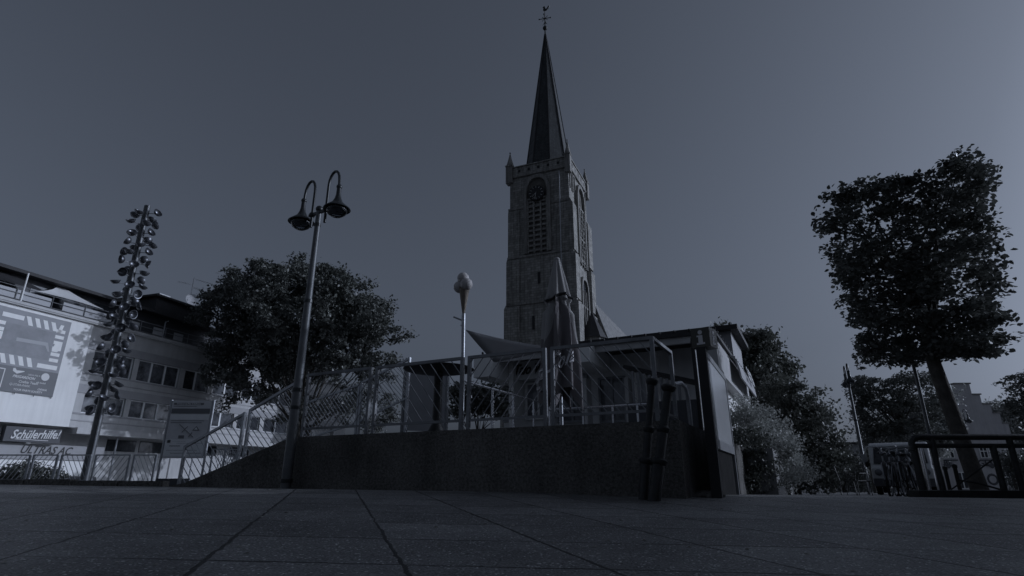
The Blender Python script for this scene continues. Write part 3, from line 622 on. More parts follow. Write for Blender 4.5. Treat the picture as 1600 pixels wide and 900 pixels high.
def big_banner():
    t = thing('wall_banner', 'huge printed banner with dashed white frame hung on the white wall', 'banner', T0(0, -0.05, 0), FRZ)
    q = MB(); q.b(-5.2, 4.02, -.02, 0, 6.35, 9.5); q.build('upper_print', M['poster'], t)
    q = MB(); q.b(-5.2, 4.02, -.02, 0, 4.95, 6.35); q.build('lower_print', M['posterd'], t)
    d = MB(); Y0, Y1 = -.03, -.021
    def para(x0, x1, z0, z1, sh=0): d.prism([(x0,z0),(x1,z0),(x1+sh,z1),(x0+sh,z1)], Y0, Y1)
    for x0 in (-4.7, -4.2, -3.7, -3.2, -2.7, 1.75, 2.2, 2.65, 3.1): para(x0, x0+.24, 8.75, 9.25, -.22)
    para(.35, 1.45, 8.95, 9.2); para(-1.9, -.7, 8.95, 9.2); para(-.2,.05,8.75,9.25,-.22); para(3.35, 3.55, 8.7, 9.2, .1)
    for x0 in (-4.7,-4.1,-3.5,.95,1.4,1.85,2.3): para(x0, x0+.24, 6.45, 6.95, -.2)
    para(2.75, 3.85, 6.5, 6.75)
    for z0 in (6.95, 7.3, 7.65, 8.0, 8.35, 8.7):
        for x0 in (3.3,): para(x0, x0+.5, z0, z0+.2)
    for z0 in (6.95, 7.3, 7.7, 8.15, 8.5): para(.02, .62, z0, z0+.2); para(-5.1,-4.6,z0,z0+.2)
    d.prism([(-.02,7.62),(.42,7.62),(.62,7.85),(.62,8.12),(.02,8.12)], Y0-.002, Y1-.002); d.prism([(3.3,7.55),(3.6,7.55),(3.8,7.75),(3.8,8.05),(3.4,8.05)], Y0-.002, Y1-.002)
    d.build('dash_frame', M['white'], t)
    q = MB(); q.b(.62, 3.22, Y0+.004, Y1+.004, 7.0, 8.66); q.b(-4.4,-.4,Y0+.004,Y1+.004,7.0,8.66); q.build('picture', M['dashpic'], t)
    q = MB(); q.prism([(1.35,7.75),(2.9,7.8),(3.1,7.5),(3.2,7.5),(3.0,8.0),(1.35,7.95)], Y0, Y1); q.build('picture_arrow', M['posterl'], t)
    fr = MB()
    for x0, x1, z0, z1 in ((-2.2,1.25,6.12,6.17),(-2.2,1.25,5.12,5.17),(1.20,1.25,5.17,6.12)): fr.b(x0, x1, Y0, Y1, z0, z1)
    for i, (x0, x1) in enumerate(((.1,.4),(.1,.55),(.1,.35),(.1,.4))): fr.b(-1, x1, Y0, Y1, 5.35+i*.16, 5.43+i*.16)
    fr.b(.45,.6,Y0,Y1,5.6,6.05)
    fr.build('title_frame', M['letter'], t)
    def tx(s, x, z, size, sh=0, bold=0.0, xs=1.0): text('sponsor_name', s, size, M['letter'], t, Matrix.Translation((x, -.024, z)) @ FACE, sh, .003, bold, xscale=xs)
    tx('PRIGARDON', 2.25, 5.83, .20, .3, .006); tx('LEDA MIE R', 2.75, 6.02, .13); tx('Craftie Team', 2.55, 5.58, .19, .1, .002)
    tx('Q-STAR-PARK', 2.15, 5.38, .17, .2, .0); tx('TOUR PARTS SOCIETY', 2.65, 5.12, .15, 0, .003); tx('ORWA', 3.35, 5.28, .16, .3, .006); tx('ob mobil', 3.2, 5.66, .14, .1, .002)
    q = MB(); q.lathe([(.001, .012), (.22, .012), (.22, 0)], 20, Matrix.Translation((3.35, -.02, 6.03)) @ FACE); q.build('round_logo', M['letter'], t)
    q = MB(); q.prism([(1.6,6.25),(1.62,6.1),(1.85,5.98),(2.2,6.14),(2.2,6.18),(1.8,6.16),(1.7,6.28)], Y0, Y1); q.build('winged_logo', M['letter'], t)
    q = MB()
    for x in (-4,-3,-2,-1,0,1,2,3,3.95): q.tube([(x, -.02, 4.85), (x, -.02, 4.97)], .02, 6)
    q.build('fastening', M['steeld'], t)
M['dashpic'] = mat('faded_picture', (0.235, 0.24, 0.255), 0.6, 0, 0.22, 0.9)
big_banner()

# roof terrace sails and antenna
t = tag(MB().build('roof_sail', M['sailw']), 'white triangular awning sail stretched over the roof balcony', 'awning')
n_ = 10; vs = []; fs = []
def atF(px, py, y):      # point on the plane parallel to the facade, y metres behind it
    r_, q_ = rat(px, py); ox, oy, _ = T0(0, y, 0); s_ = (ox-oy*r_)/(FD[1]*r_-FD[0]); return Vector((*T0(s_, y, 0)[:2], EYE+q_*(oy+FD[1]*s_)))
P0, P1, P2 = atF(57, 455, .6), atF(163, 484, .0), atF(92, 444, 2.2)
idx = {}
for i in range(n_+1):
    for j in range(n_+1-i):
        a, b_ = i/n_, j/n_; c_ = 1-a-b_; p = P0*a+P1*b_+P2*c_; ctr = (P0+P1+P2)/3; k = 1-0.30*(a*b_+b_*c_+a*c_)*3*(1 if min(a,b_,c_) < .01 else .9)
        p = ctr+(p-ctr)*(1-0.22*(4*(a*b_+b_*c_+a*c_))*(1 if True else 0)) if min(a,b_,c_) < .001 else ctr+(p-ctr)*.86
        idx[(i,j)] = len(vs); vs.append(tuple(p+Vector((0,0,-.1*27*a*b_*c_))))
for i in range(n_):
    for j in range(n_-i):
        fs.append((idx[(i,j)], idx[(i+1,j)], idx[(i,j+1)]))
        if i+j < n_-1: fs.append((idx[(i+1,j)], idx[(i+1,j+1)], idx[(i,j+1)]))
m_ = MB().add(vs, fs).mesh('roof_sail', M['sailw'], True); t.data = m_
q = MB(); q.tube([(0,0,0),(0,0,1.75)], .045, 8); tag(q.build('awning_mast', M['white'], None, False, T0(1.0,-.1,9.92)), 'short white mast standing on the roof balcony at far left', 'pole')
q = MB(); q.tube([(0,0,0),(0,0,1.25)], .045, 8); q.tube([(0,0,1.2),(.3,-.2,1.25)], .03, 6); tag(q.build('awning_post', M['steel'], None, False, T0(10.3,-.1,9.92)), 'short pale post on the roof balcony below the plant room', 'pole')
an = thing('roof_antenna', 'rake shaped television antenna on the dark plant room', 'antenna', T0(14.2, 2.5, 13.5), FRZ)
q = MB(); q.tube([(0,0,0),(0,0,2.7)], .03, 6); q.build('mast', M['steeld'], an)
q = MB()
for z, a, L_ in ((2.6, -20, 1.5), (2.1, 160, 1.1), (1.9, 0, 1.6), (1.3, 20, 1.0)):
    d = Vector((math.cos(R(a)), math.sin(R(a)), -.05)); e_ = Vector((0, 0, 1)); q.tube([(0,0,z), Vector((0,0,z))+d*L_], .018, 5)
    for k in range(7):
        p = Vector((0,0,z))+d*L_*(.2+k*.13); n2 = Vector((-d.y, d.x, 0))*.25; q.tube([p-n2, p+n2], .01, 4)
q.build('aerial', M['steeld'], an)
q = MB(); q.lathe([(.01,0),(.25,.03),(.48,.14),(.5,.16)], 20, Matrix.Translation((-.3,-.3,.55)) @ Matrix.Rotation(R(75), 4, 'X')); q.tube([(-.3,0,0),(-.3,-.2,.55)], .03, 6); q.build('dish', M['posterl'], an, True)

# ------------------------------------------------------------------ light mast with bowl reflectors
def light_mast():
    b = gp(130, 24.0); t = thing('reflector_mast', 'tall tapered mast covered in dozens of round shiny bowl reflectors', 'light mast', b)
    H = at(214, 322, 24).z-b.z
    q = MB(); q.tube([(0,0,-.1),(0,0,H*.5),(0,0,H)], [.165,.15,.13], 14); q.build('pole', M['lampp'], t, True)
    q = MB(); q.tube([(.15,-.11,0),(.12,-.10,H)], .03, 6); q.build('cable_pipe', M['steel'], t)
    prof = [(.02,-.15),(.10,-.145),(.17,-.10),(.215,-.03),(.235,.03),(.24,.05),(.215,.045),(.19,-.02),(.14,-.085),(.03,-.12)]
    prof = [(a*.86, b_*.86) for a, b_ in prof]
    bowl = MB().lathe(prof, 16); bm_ = bowl.mesh('reflector', M['bowl'], True)
    glass = MB().lathe([(.001,.05),(.1,.045),(.18,.03)], 16).mesh('lens', M['globe'], True)
    zs = []; z = H-.55; k = 0
    while z > 2.9:
        for j in range(4):
            if len(zs) >= 88: break
            a = R(90*j+45*(k % 2)+random.uniform(-12,12)); zs.append((z+random.uniform(-.06,.06)+(.0 if j % 2 else .18), a))
        z -= .50; k += 1
    for z, a in zs:
        o = bpy.data.objects.new('reflector', bm_); C.objects.link(o); o.parent = t
        L_ = random.uniform(.44, .56); o.location = (math.cos(a)*L_, math.sin(a)*L_, z)
        o.rotation_euler = (Matrix.Rotation(a, 3, 'Z') @ Matrix.Rotation(R(random.choice((5, 15, 25, 70, 100, 60))), 3, 'Y') @ Matrix.Rotation(R(random.uniform(-25,25)), 3, 'X')).to_euler()
    q = MB()
    for z, a in zs: q.tube([(0,0,z-.05),(math.cos(a)*.42, math.sin(a)*.42, z-.06)], .016, 5)
    q.build('arm', M['steeld'], t)
light_mast()

# ------------------------------------------------------------------ double arm street lamps
def lamp(label, px, Y, rz, lod=0):
    b = gp(px, Y); t = thing('street_lamp', label, 'street lamp', b, rz, 'twin arm street lamps of the square')
    q = MB(); q.tube([(0,0,-.05),(0,0,1.6),(0,0,1.62),(0,0,3.2),(0,0,3.22),(0,0,5.0)], [.085,.082,.074,.068,.062,.05], 16); q.build('pole', M['lampp'], t, True)
    q = MB()
    for z, r in ((1.6,.095),(1.3,.088),(3.2,.078),(4.72,.06),(.12,.10)): q = MB(); q.tube([(0,0,z-.03),(0,0,z+.03)], r, 16); q.build('collar', M['lampm'], t, True)
    q = MB(); q.sphere((0,0,5.05), .07, 12, 8); q.bar((-.28,0,4.98),(.28,0,4.98),.05,.05)
    q.build('cross_arm', M['lampm'], t, True)
    for sx in (-1, 1):
        q = MB(); x0 = .20*sx; pts = [(x0,0,4.72),(x0,0,5.5)]
        for k in range(1, 9):
            a = math.pi*k/8*.98; pts.append((x0+sx*(.15-.15*math.cos(a)), 0, 5.5+.26*math.sin(a)))
        ex, ez = pts[-1][0], pts[-1][2]; pts.append((ex+.01*sx, 0, ez-.12))
        q.tube(pts, .026, 10); q.sphere((x0,0,4.98), .06, 10, 8); ar = q.build('arm', M['lampm'], t, True)
        hx, hz = ex+.015*sx, ez-.14
        q = MB(); q.sphere((hx,0,hz), .055, 12, 8)
        q.lathe([(.042,-.02),(.045,-.16),(.06,-.24),(.10,-.33),(.18,-.40),(.245,-.455),(.25,-.47),(.235,-.47),(.17,-.425),(.08,-.36)], 28, Matrix.Translation((hx,0,hz)))
        sh = q.build('lamp_shade', M['lampm'], t, True)
        q = MB(); q.lathe([(.19,-.45),(.195,-.50),(.165,-.56),(.10,-.605),(.001,-.62)], 24, Matrix.Translation((hx,0,hz))); q.build('lamp_glass', M['globe'], sh, True)
        q = MB(); q.lathe([(.17,-.45),(.15,-.50),(.02,-.51)], 24, Matrix.Translation((hx,0,hz))); q.build('bulb_reflector', M['steeld'], sh, True)
    return t
lamp('tall twin arm street lamp standing directly before the concrete wall', 446, 9.75, -R(33))
lamp('distant twin arm street lamp between the conifer and the pruned linden', 1359, 26.5, R(70))
lamp('far twin arm street lamp in front of the step gabled house', 1532, 42, R(5))

# ------------------------------------------------------------------ terrace wall, stairs, floor
WT = 1.077
def terrace():
    t = thing('terrace_wall', 'long raw concrete terrace wall with sloping stair flank at its left end', 'wall', T(0,0,0), TRZ)
    q = MB()
    q.prism([(-6.56, -.2),(0, -.2),(0, WT),(-6.56, WT)], 0, .28); 
    q.prism([(-9.6, -.2),(-6.56, -.2),(-6.56, WT),(-9.25, .32),(-9.6, .28)], .012, .26)
    q.build('wall_face', M['conc'], t)
    q = MB(); q.b(-.26, 0.001, .28, 9, -.2, WT-.002); q.build('side_wall', M['concside'], t)
    q = MB(); q.b(-6.5, .0, .28, 7.0, -.2, WT-.03); q.b(-5.8, 0, 7.0, 15, -.2, WT-.03); q.b(0.0,.6,7.0,16,-.3,WT-.04); q.build('terrace_floor', M['grey2'], t)
M['grey2'] = mat('terrace_paving', (0.25, 0.25, 0.25), .85, 0, .2, 3, .3, 20)
terrace()

def rail_panel(t, ua, ub, v, z0a, z0b, h, diag, nb, post=.045, fr=.045, m='steeld'):
    """one framed panel with diagonal bars, in frame coords x=-u"""
    xa, xb = -ua, -ub
    def P(f_, g_): return Vector((xa+(xb-xa)*f_, v, z0a+(z0b-z0a)*f_+h*g_))
    q = MB(); q.bar(P(0,0), P(1,0), fr*.8, fr*.8); q.build('bottom_rail', M[m], t); q = MB(); q.bar(P(0,1)-Vector((.02*(1 if xb>xa else -1),0,0)), P(1,1)+Vector((.02*(1 if xb>xa else -1),0,0)), fr*1.1, fr)
    pn = q.build('top_rail', M[m], t)
    L_ = abs(xb-xa); k = h/ L_*1.0; q = MB(); dx = 0.80*h/L_   # horizontal run of a full bar as a fraction
    for i in range(-nb, nb*2):
        f0 = i/nb*1.0; f1 = f0+dx; g0, g1 = 0.0, 1.0
        if f0 < 0: g0 = -f0/dx; f0 = 0
        if f1 > 1: g1 = 1-(f1-1)/dx; f1 = 1
        if g1-g0 < .08 or f0 >= 1 or f1 <= 0: continue
        a, b_ = (P(f0,g0), P(f1,g1)) if diag > 0 else (P(f0,1-g0), P(f1,1-g1))
        q.bar(a, b_, .011, .011)
    q.build('diagonal_bars', M[m], pn)
def rail_post(t, u, v, z0, z1, w_=.05, m='steeld'):
    q = MB(); q.b(-u-w_/2, -u+w_/2, v-w_/2, v+w_/2, z0, z1); q.build('post', M[m], t)
tr = thing('terrace_railing', 'grey steel railing with diagonal bars along the terrace wall top', 'railing', T(0,0,0), TRZ)
V0 = .12; RT = WT+1.10
for ua, ub, dg, nb in ((6.40, 5.02, 1, 9), (4.84, 3.22, -1, 8), (3.05, 1.84, 1, 7), (1.68, .30, -1, 8)):
    rail_panel(tr, ua, ub, V0, WT+.14, WT+.14, .94, dg, nb)
    for u in (ua+.02, ub-.02): rail_post(tr, u, V0, WT, RT)
q = MB(); q.bar(Vector((-.30+.02, V0, RT-.02)), Vector((-.26, 1.15, RT-.02)), .05, .045); q.bar(Vector((-.28, V0, WT+.14)), Vector((-.26,1.15,WT+.14)), .036,.036); q.build('side_rail', M['steeld'], tr)
rail_post(tr, .26, 1.15, WT, RT); rail_post(tr, .28, 2.3, WT, WT+.75)
q = MB(); q.tube([(-.26,1.2,WT+.62),(-.26,1.75,WT+.72),(-.26,2.1,WT+.7),(-.26,2.25,WT+.5),(-.26,2.27,WT)], .03, 8); q.build('bent_handrail', M['steel'], tr, True)
# stair railing going down to the left
sr = thing('stair_railing', 'galvanised sloping stair railing on the wall flank behind the tall lamp', 'railing', T(0,0,0), TRZ)
def su(px, py): u, z = onT(px, py, V0); return u, z
pA = su(290, 697); pB = su(383, 644); pC = su(392, 640); pD = su(470, 592)
for (ua, za), (ub, zb) in ((pA, pB), (pC, pD)):
    rail_panel(sr, ua, ub, V0, za-.98, zb-.98, .96, -1, 12, m='steel')
    for u, z in ((ua, za), (ub, zb)): rail_post(sr, u, V0, z-1.12, z+.0, .05, 'steel')

# second balustrade, further back, running down from the left
br = thing('rear_balustrade', 'slim steel balustrade receding across the terrace behind the cone pole', 'railing', T(0,0,0), TRZ)
for v in (1.75, 2.6, 3.5, 4.5, 5.4):
    q = MB(); q.b(-4.05-.018, -4.05+.018, v-.018, v+.018, WT-.03, WT+.98); q.build('post', M['polish'], br)
    q = MB()
    for z in (.35, .75): q.box((-4.05, v, WT+z), (.06,.05,.05))
    q.build('clamp', M['polish'], br)
q = MB(); q.tube([(-4.05,1.55,WT+1.0),(-4.05,5.6,WT+1.0)], .022, 8); q.build('handrail', M['polish'], br)
fr_ = thing('front_balustrade', 'slim bright steel balustrade on the terrace under the folded parasol', 'railing', T(0,0,0), TRZ)
for u in (2.35, 1.85, 1.35, .95):
    q = MB(); q.b(-u-.016,-u+.016,1.7-.016,1.7+.016,WT-.03,WT+.42); q.build('post', M['polish'], fr_)
q = MB(); q.tube([(-2.45,1.7,WT+.42),(-.8,1.7,WT+.42)], .02, 8); q.build('handrail', M['polish'], fr_)

# further railings seen through the first ones, near the tree
xr = thing('ramp_railing', 'grey railing of a ramp crossing behind the left terrace railing', 'railing', T(0,0,0), TRZ)
for (px0, py0, px1, py1), dg in (((478,668-38,562,593+8),1), ((566,598,640,560),1)):
    v = 2.6; ua, za = onT(px0, py0, v); ub, zb = onT(px1, py1, v)
    rail_panel(xr, ua, ub, v, za-.85, zb-.85, .85, -1, 17, m='steel')
    for u, z in ((ua, za), (ub, zb)): rail_post(xr, u, v, WT-.05, z+.02, .05, 'steel')

# ------------------------------------------------------------------ street fence on the left, in sections
Y = 17.0
fsec = [(-70,-8,'\\'), (-2,49,'/'), (53,92,'/'), (97,143,'\\'), (150,205,'/'), (210,246,'\\')]
fd = {-70:'fence section with diagonal bars cut off by the left photo edge', -2:'fence section below the graffiti shopfront, first from the left', 53:'narrow fence section under the white shop shutter', 97:'fence section directly in front of the reflector mast foot', 150:'fence section right of the reflector mast, left of the info board', 210:'short fence section touching the tall info board'}
for a, b_, dg in fsec:
    p0 = at(max(a,-70), 711, Y); p1 = at(b_, 711, Y); g_ = G(p0.x, Y)
    t = thing('fence_section', fd[a], 'fence', (p0.x, Y, g_), 0, 'street fence sections along the kerb')
    L_ = p1.x-p0.x; H = p0.z-g_
    q = MB(); q.bar((0,0,H),(L_,0,H),.035); q.bar((0,0,.12),(L_,0,.12),.03); q.build('rail', M['steel'], t)
    for x in (0.02, L_-.02): q = MB(); q.b(x-.025,x+.025,-.025,.025,-.05,H); q.build('post', M['steel'], t)
    q = MB(); n = max(4, int(L_/.13)); run = .42
    for i in range(-3, n+1):
        x0 = i*L_/n; x1 = x0+run; z0, z1 = .12, H
        if x0 < 0: z0 = .12+(H-.12)*(-x0/run); x0 = 0
        if x1 > L_: z1 = H-(H-.12)*((x1-L_)/run); x1 = L_
        if z1-z0 < .06: continue
        if dg == '/': q.bar((x0,0,z0),(x1,0,z1),.012)
        else: q.bar((x0,0,H+.12-z0),(x1,0,H+.12-z1),.012)
    q.build('diagonal_bars', M['steel'], t)
# lattice railing by the tree
t = thing('lattice_railing', 'low crossed lattice railing between info board and tree', 'railing', (at(333,702,20).x, 20, G(-10,20)))
L_ = at(372,702,20).x-at(333,702,20).x; H = at(333,702,20).z-G(-10,20); q = MB()
for z in (H, .1): q.bar((0,0,z),(L_,0,z),.04)
for x in (0, L_/2, L_): q.bar((x,0,0),(x,0,H),.05)
q.build('frame', M['steel'], t); q = MB()
for i in range(9):
    x = i*L_/9; q.bar((x,0,.1),(min(L_,x+.5),.0,H),.016); q.bar((x,.01,H),(min(L_,x+.5),.01,.1),.016)
q.build('lattice', M['steel'], t)

# ------------------------------------------------------------------ information board
Y = 13.4; p0 = at(268, 626, Y); pb = gp(243, Y); p1 = at(328, 626, Y)
bx = pb.x; t = thing('info_board', 'tall faded construction notice board on two pale steel posts', 'notice board', (bx, Y, pb.z), R(3)); Wb = .97; Hb = p0.z-pb.z
for x in (0, Wb): q = MB(); q.tube([(x,0,-.05),(x,0,Hb+.02)], .028, 8); q.build('post', M['steel'], t)
zb = Hb-(p0.z-at(255, 716, Y).z)
q = MB(); q.b(.03, Wb-.03, -.02, .01, zb, Hb); pn = q.build('panel', M['board'], t)
def bx_(name, m, *rs):
    q = MB()
    for x0, x1, z0, z1 in rs: q.b(x0*Wb, x1*Wb, -.026, -.021, zb+(Hb-zb)*z0, zb+(Hb-zb)*z1)
    q.build(name, M[m], pn)
bx_('title_bar', 'boardd', (.08,.78,.925,.96)); bx_('text_line', 'boardd', (.08,.62,.895,.903), (.08,.85,.64,.647), (.08,.8,.605,.615), (.1,.5,.285,.29),(.3,.9,.25,.255),(.15,.4,.2,.215),(.1,.8,.13,.138),(.2,.9,.08,.09),(.08,.16,.26,.31))
bx_('colour_band', 'posterd', (.05,.95,.77,.86)); bx_('pale_area', 'boardl', (.05,.95,.66,.755), (.04,.95,.03,.32))
q = MB(); Pm = lambda x, z: (x*Wb, -.024, zb+(Hb-zb)*z)
q.bar(Pm(.3,.58), Pm(.66,.36), .03, .006); q.bar(Pm(.38,.44), Pm(.5,.55), .02, .006); q.bar(Pm(.55,.36), Pm(.62,.44), .02,.006); q.b(.32*Wb,.45*Wb,-.027,-.022,zb+(Hb-zb)*.335,zb+(Hb-zb)*.39); q.build('map_drawing', M['boardd'], pn)
q = MB(); q.prism([Pm(.62,.475)[::2], Pm(.78,.475)[::2], Pm(.70,.55)[::2]], -.030, -.021); wsn = q.build('warning_triangle', M['boardd'], pn)
q = MB(); q.prism([Pm(.655,.487)[::2], Pm(.745,.487)[::2], Pm(.70,.533)[::2]], -.034, -.0301); q.build('triangle_field', M['boardl'], wsn)
text('title_text', 'Erneuerung des Platz- & Stadtraums', .052, M['boardl'], pn, Matrix.Translation((.43*Wb, -.028, zb+(Hb-zb)*.942)) @ FACE, 0, .001, .001, xscale=.72)
t = MB(); t.b(0,.58,0,.3,0,.19); tag(t.build('concrete_block', M['dark'], None, False, (bx+.04, Y-.1, pb.z-.02), R(2)), 'low dark rectangular block at the foot of the notice board', 'block')
M_ = None

# ------------------------------------------------------------------ terrace things
def icecream():
    b = at(722.5, 640, 8.95); b.z = WT-.03; tp = at(719, 490, 8.95)-b; lx = tp.x*math.cos(TRZ)+tp.y*math.sin(TRZ); t = thing('ice_cream_cone_sign', 'giant three scoop ice cream cone on a slim leaning pole', 'cone sign', b, TRZ)
    top = tp.z
    q = MB(); q.tube([(0,0,0),(-.03,0,top)], .032, 10); q.tube([(-.03,0,top-.12),(-.22,0,top-.03)], .016, 6); q.build('pole', M['steel'], t, True)
    q = MB(); q.lathe([(.008,0),(.022,.06),(.085,.46),(.095,.48),(.06,.49)], 18, Matrix.Translation((-.03,0,top-.05)))
    for k in range(12):
        z = top+.02+k*.038; r = .02+.068*(k/12); q.lathe([(r,z),(r+.008,z+.012),(r+.002,z+.024)], 18, Matrix.Translation((-.03,0,0)))
    q.build('cone', M['cone'], t, True)
    for x, y, z in ((-.12,.02,.54),(.05,-.03,.55),(-.04,.0,.68),(-.06,.08,.56)):
        q = MB(); q.sphere((-.02+x*.95, y, top+z-.05), .105 if z < .6 else .10, 18, 12); q.build('ice_cream_scoop', M['scoop'], t, True)
icecream()

def parasol():
    u, v = 1.95, 1.0; b = T(u, v, WT-.03); t = thing('folded_parasol', 'large folded cafe parasol in pale cloth with dark lettered lower band', 'parasol', b, TRZ)
    H = at(873, 404, b.y).z-b.z
    q = MB(); q.tube([(0,0,0),(0,0,H-.05)], .03, 10); q.lathe([(.3,0),(.3,.06),(.06,.1)], 20); q.build('pole', M['steel'], t, True)
    q = MB(); q.sphere((0,0,H-.03), .055, 12, 8); q.build('top_knob', M['cloth'], t, True)
    nA = 96
    def Rf(z):   # z from top
        tt = z/H
        return .04+.175*min(1, tt/.30)**.9 + (.055*max(0, (tt-.30)/.4) if tt > .3 else 0) - (.045 if .27 < tt < .33 else 0)
    def surf(a, zt):
        r = Rf(zt); amp = min(.46, .14+.5*zt/H)
        k = 1+amp*.55*math.sin(a*8+.7*math.sin(zt*2.2)+.5)+.12*amp*math.sin(a*13+zt*3)
        tw = a+.22*math.sin(zt*1.7); return r*k*math.cos(tw), r*k*math.sin(tw)
    def cloth(z0, z1, nz, hem, nm, m):
        q = MB(); vs = []
        for i in range(nz+1):
            for j in range(nA):
                a = 2*math.pi*j/nA; zb_ = 1.12+.42*math.sin(a*2+.6)+.12*math.sin(a*5); za = z0 if z0 < 1 else zb_; zc = z1 if z1 > 2 else zb_; zt = za+(zc-za)*i/nz
                if hem and i == nz: zt += .16*math.sin(a*4+1)+.08*math.sin(a*9)
                x, y = surf(a, zt); vs.append((x, y, H-zt))
        fs = [(i*nA+j, i*nA+(j+1)%nA, (i+1)*nA+(j+1)%nA, (i+1)*nA+j) for i in range(nz) for j in range(nA)]
        q.add(vs, fs); return q.build(nm, M[m], t, True)
    cloth(0.03, 1.28, 22, False, 'canopy', 'cloth'); vl = cloth(1.28, 2.28, 16, True, 'valance', 'clothd')
    q = MB(); 
    pts = []
    for j in range(25): 
        a = 2*math.pi*j/24; x, y = surf(a, .72); pts.append((x*1.04, y*1.04, H-.72-.05*math.sin(a*2)))
    q.tube(pts, .022, 6, False); q.build('tie_strap', M['black'], t, True)
    # lettering wrapped on the valance, facing the camera
    def bend(co):
        ang = -math.pi/2 - R(26) + co.x/.40; zt = 1.93-(co.y+co.x*.40); a = ang-.22*math.sin(zt*1.7); x, y = surf(a, zt)
        r = math.hypot(x, y)+.035+co.z*.3
        return Vector((r*math.cos(ang), r*math.sin(ang), co.y+co.x*.40))
    cu = text('lettering', 'Coca-Cola', .34, M['letter2'], vl, Matrix.Translation((0,0,H-1.93)), .5, .004, .006, xscale=.85, bend=bend)
M['letter2'] = mat('faded_lettering', (0.7, 0.69, 0.7), 0.7, 0, 0.05, 3)
parasol()

# round standing table
b = T(4.15, 1.55, WT-.03); b = Vector((at(683, 640, 9.9).x, 9.9, WT-.03)); t = thing('standing_table', 'round dark bar table on a flared black pedestal, seen from below', 'table', b)
q = MB(); q.lathe([(.001,1.14),(.25,1.14),(.60,1.17),(.625,1.185),(.60,1.20),(.001,1.205)], 40); q.build('table_top', M['black'], t, True)
q = MB(); q.lathe([(.36,0),(.34,.03),(.16,.10),(.085,.24),(.075,.5),(.075,1.15)], 24); q.build('pedestal', M['iron'], t, True)
# grey windbreak screen behind it
p0 = at(634, 575, 13.0); p1 = at(700, 578, 12.4)
t = thing('windbreak_screen', 'grey cloth windbreak screen behind the round standing table', 'screen', (p0.x, p0.y, WT-.03), math.atan2(p1.y-p0.y, p1.x-p0.x)); L_ = (p1-p0).to_2d().length; H = p0.z-WT+.03
for x in (0, L_): q = MB(); q.b(x-.03,x+.03,-.03,.03,0,H+.08 if x == 0 else H-.1); q.build('post', M['steeld'], t)
q = MB(); q.prism([(.03,.38),(L_-.03,.3),(L_-.03,H-.18),(.03,H)], -.01, .01); q.build('cloth_panel', M['sail'], t)

# triangular sun sail
A, B, D = at(727,515,10.2), at(850,546,13.2), at(812,585,10.6); D = at(768,566,11.0)
t = MB(); vs = []; fs = []; n_ = 8; idx = {}
B = at(866, 543, 10.9); D = at(772, 566, 10.6)
for i in range(n_+1):
    for j in range(n_+1-i):
        a, b_ = i/n_, j/n_; c_ = 1-a-b_; idx[(i,j)] = len(vs); p = A*a+B*b_+D*c_
        ctr = (A+B+D)/3; e_ = 4*(a*b_+b_*c_+a*c_); p = p+(ctr-p)*.03*e_; vs.append(tuple(p+Vector((0,0,-.03*e_))))
for i in range(n_):
    for j in range(n_-i):
        fs.append((idx[(i,j)], idx[(i+1,j)], idx[(i,j+1)]))
        if i+j < n_-1: fs.append((idx[(i+1,j)], idx[(i+1,j+1)], idx[(i,j+1)]))
o = t.add(vs, fs).build('sun_sail', M['sail'], None, True); sm = o.modifiers.new('thick', 'SOLIDIFY'); sm.thickness = .012
tag(o, 'grey triangular sun sail stretched from the cone pole towards the cafe roof', 'sun sail')
q = MB(); q.tube([A, at(720,508,8.95)+Vector((-.0,0,0))], .008, 5); q.build('rope', M['steel'], o)

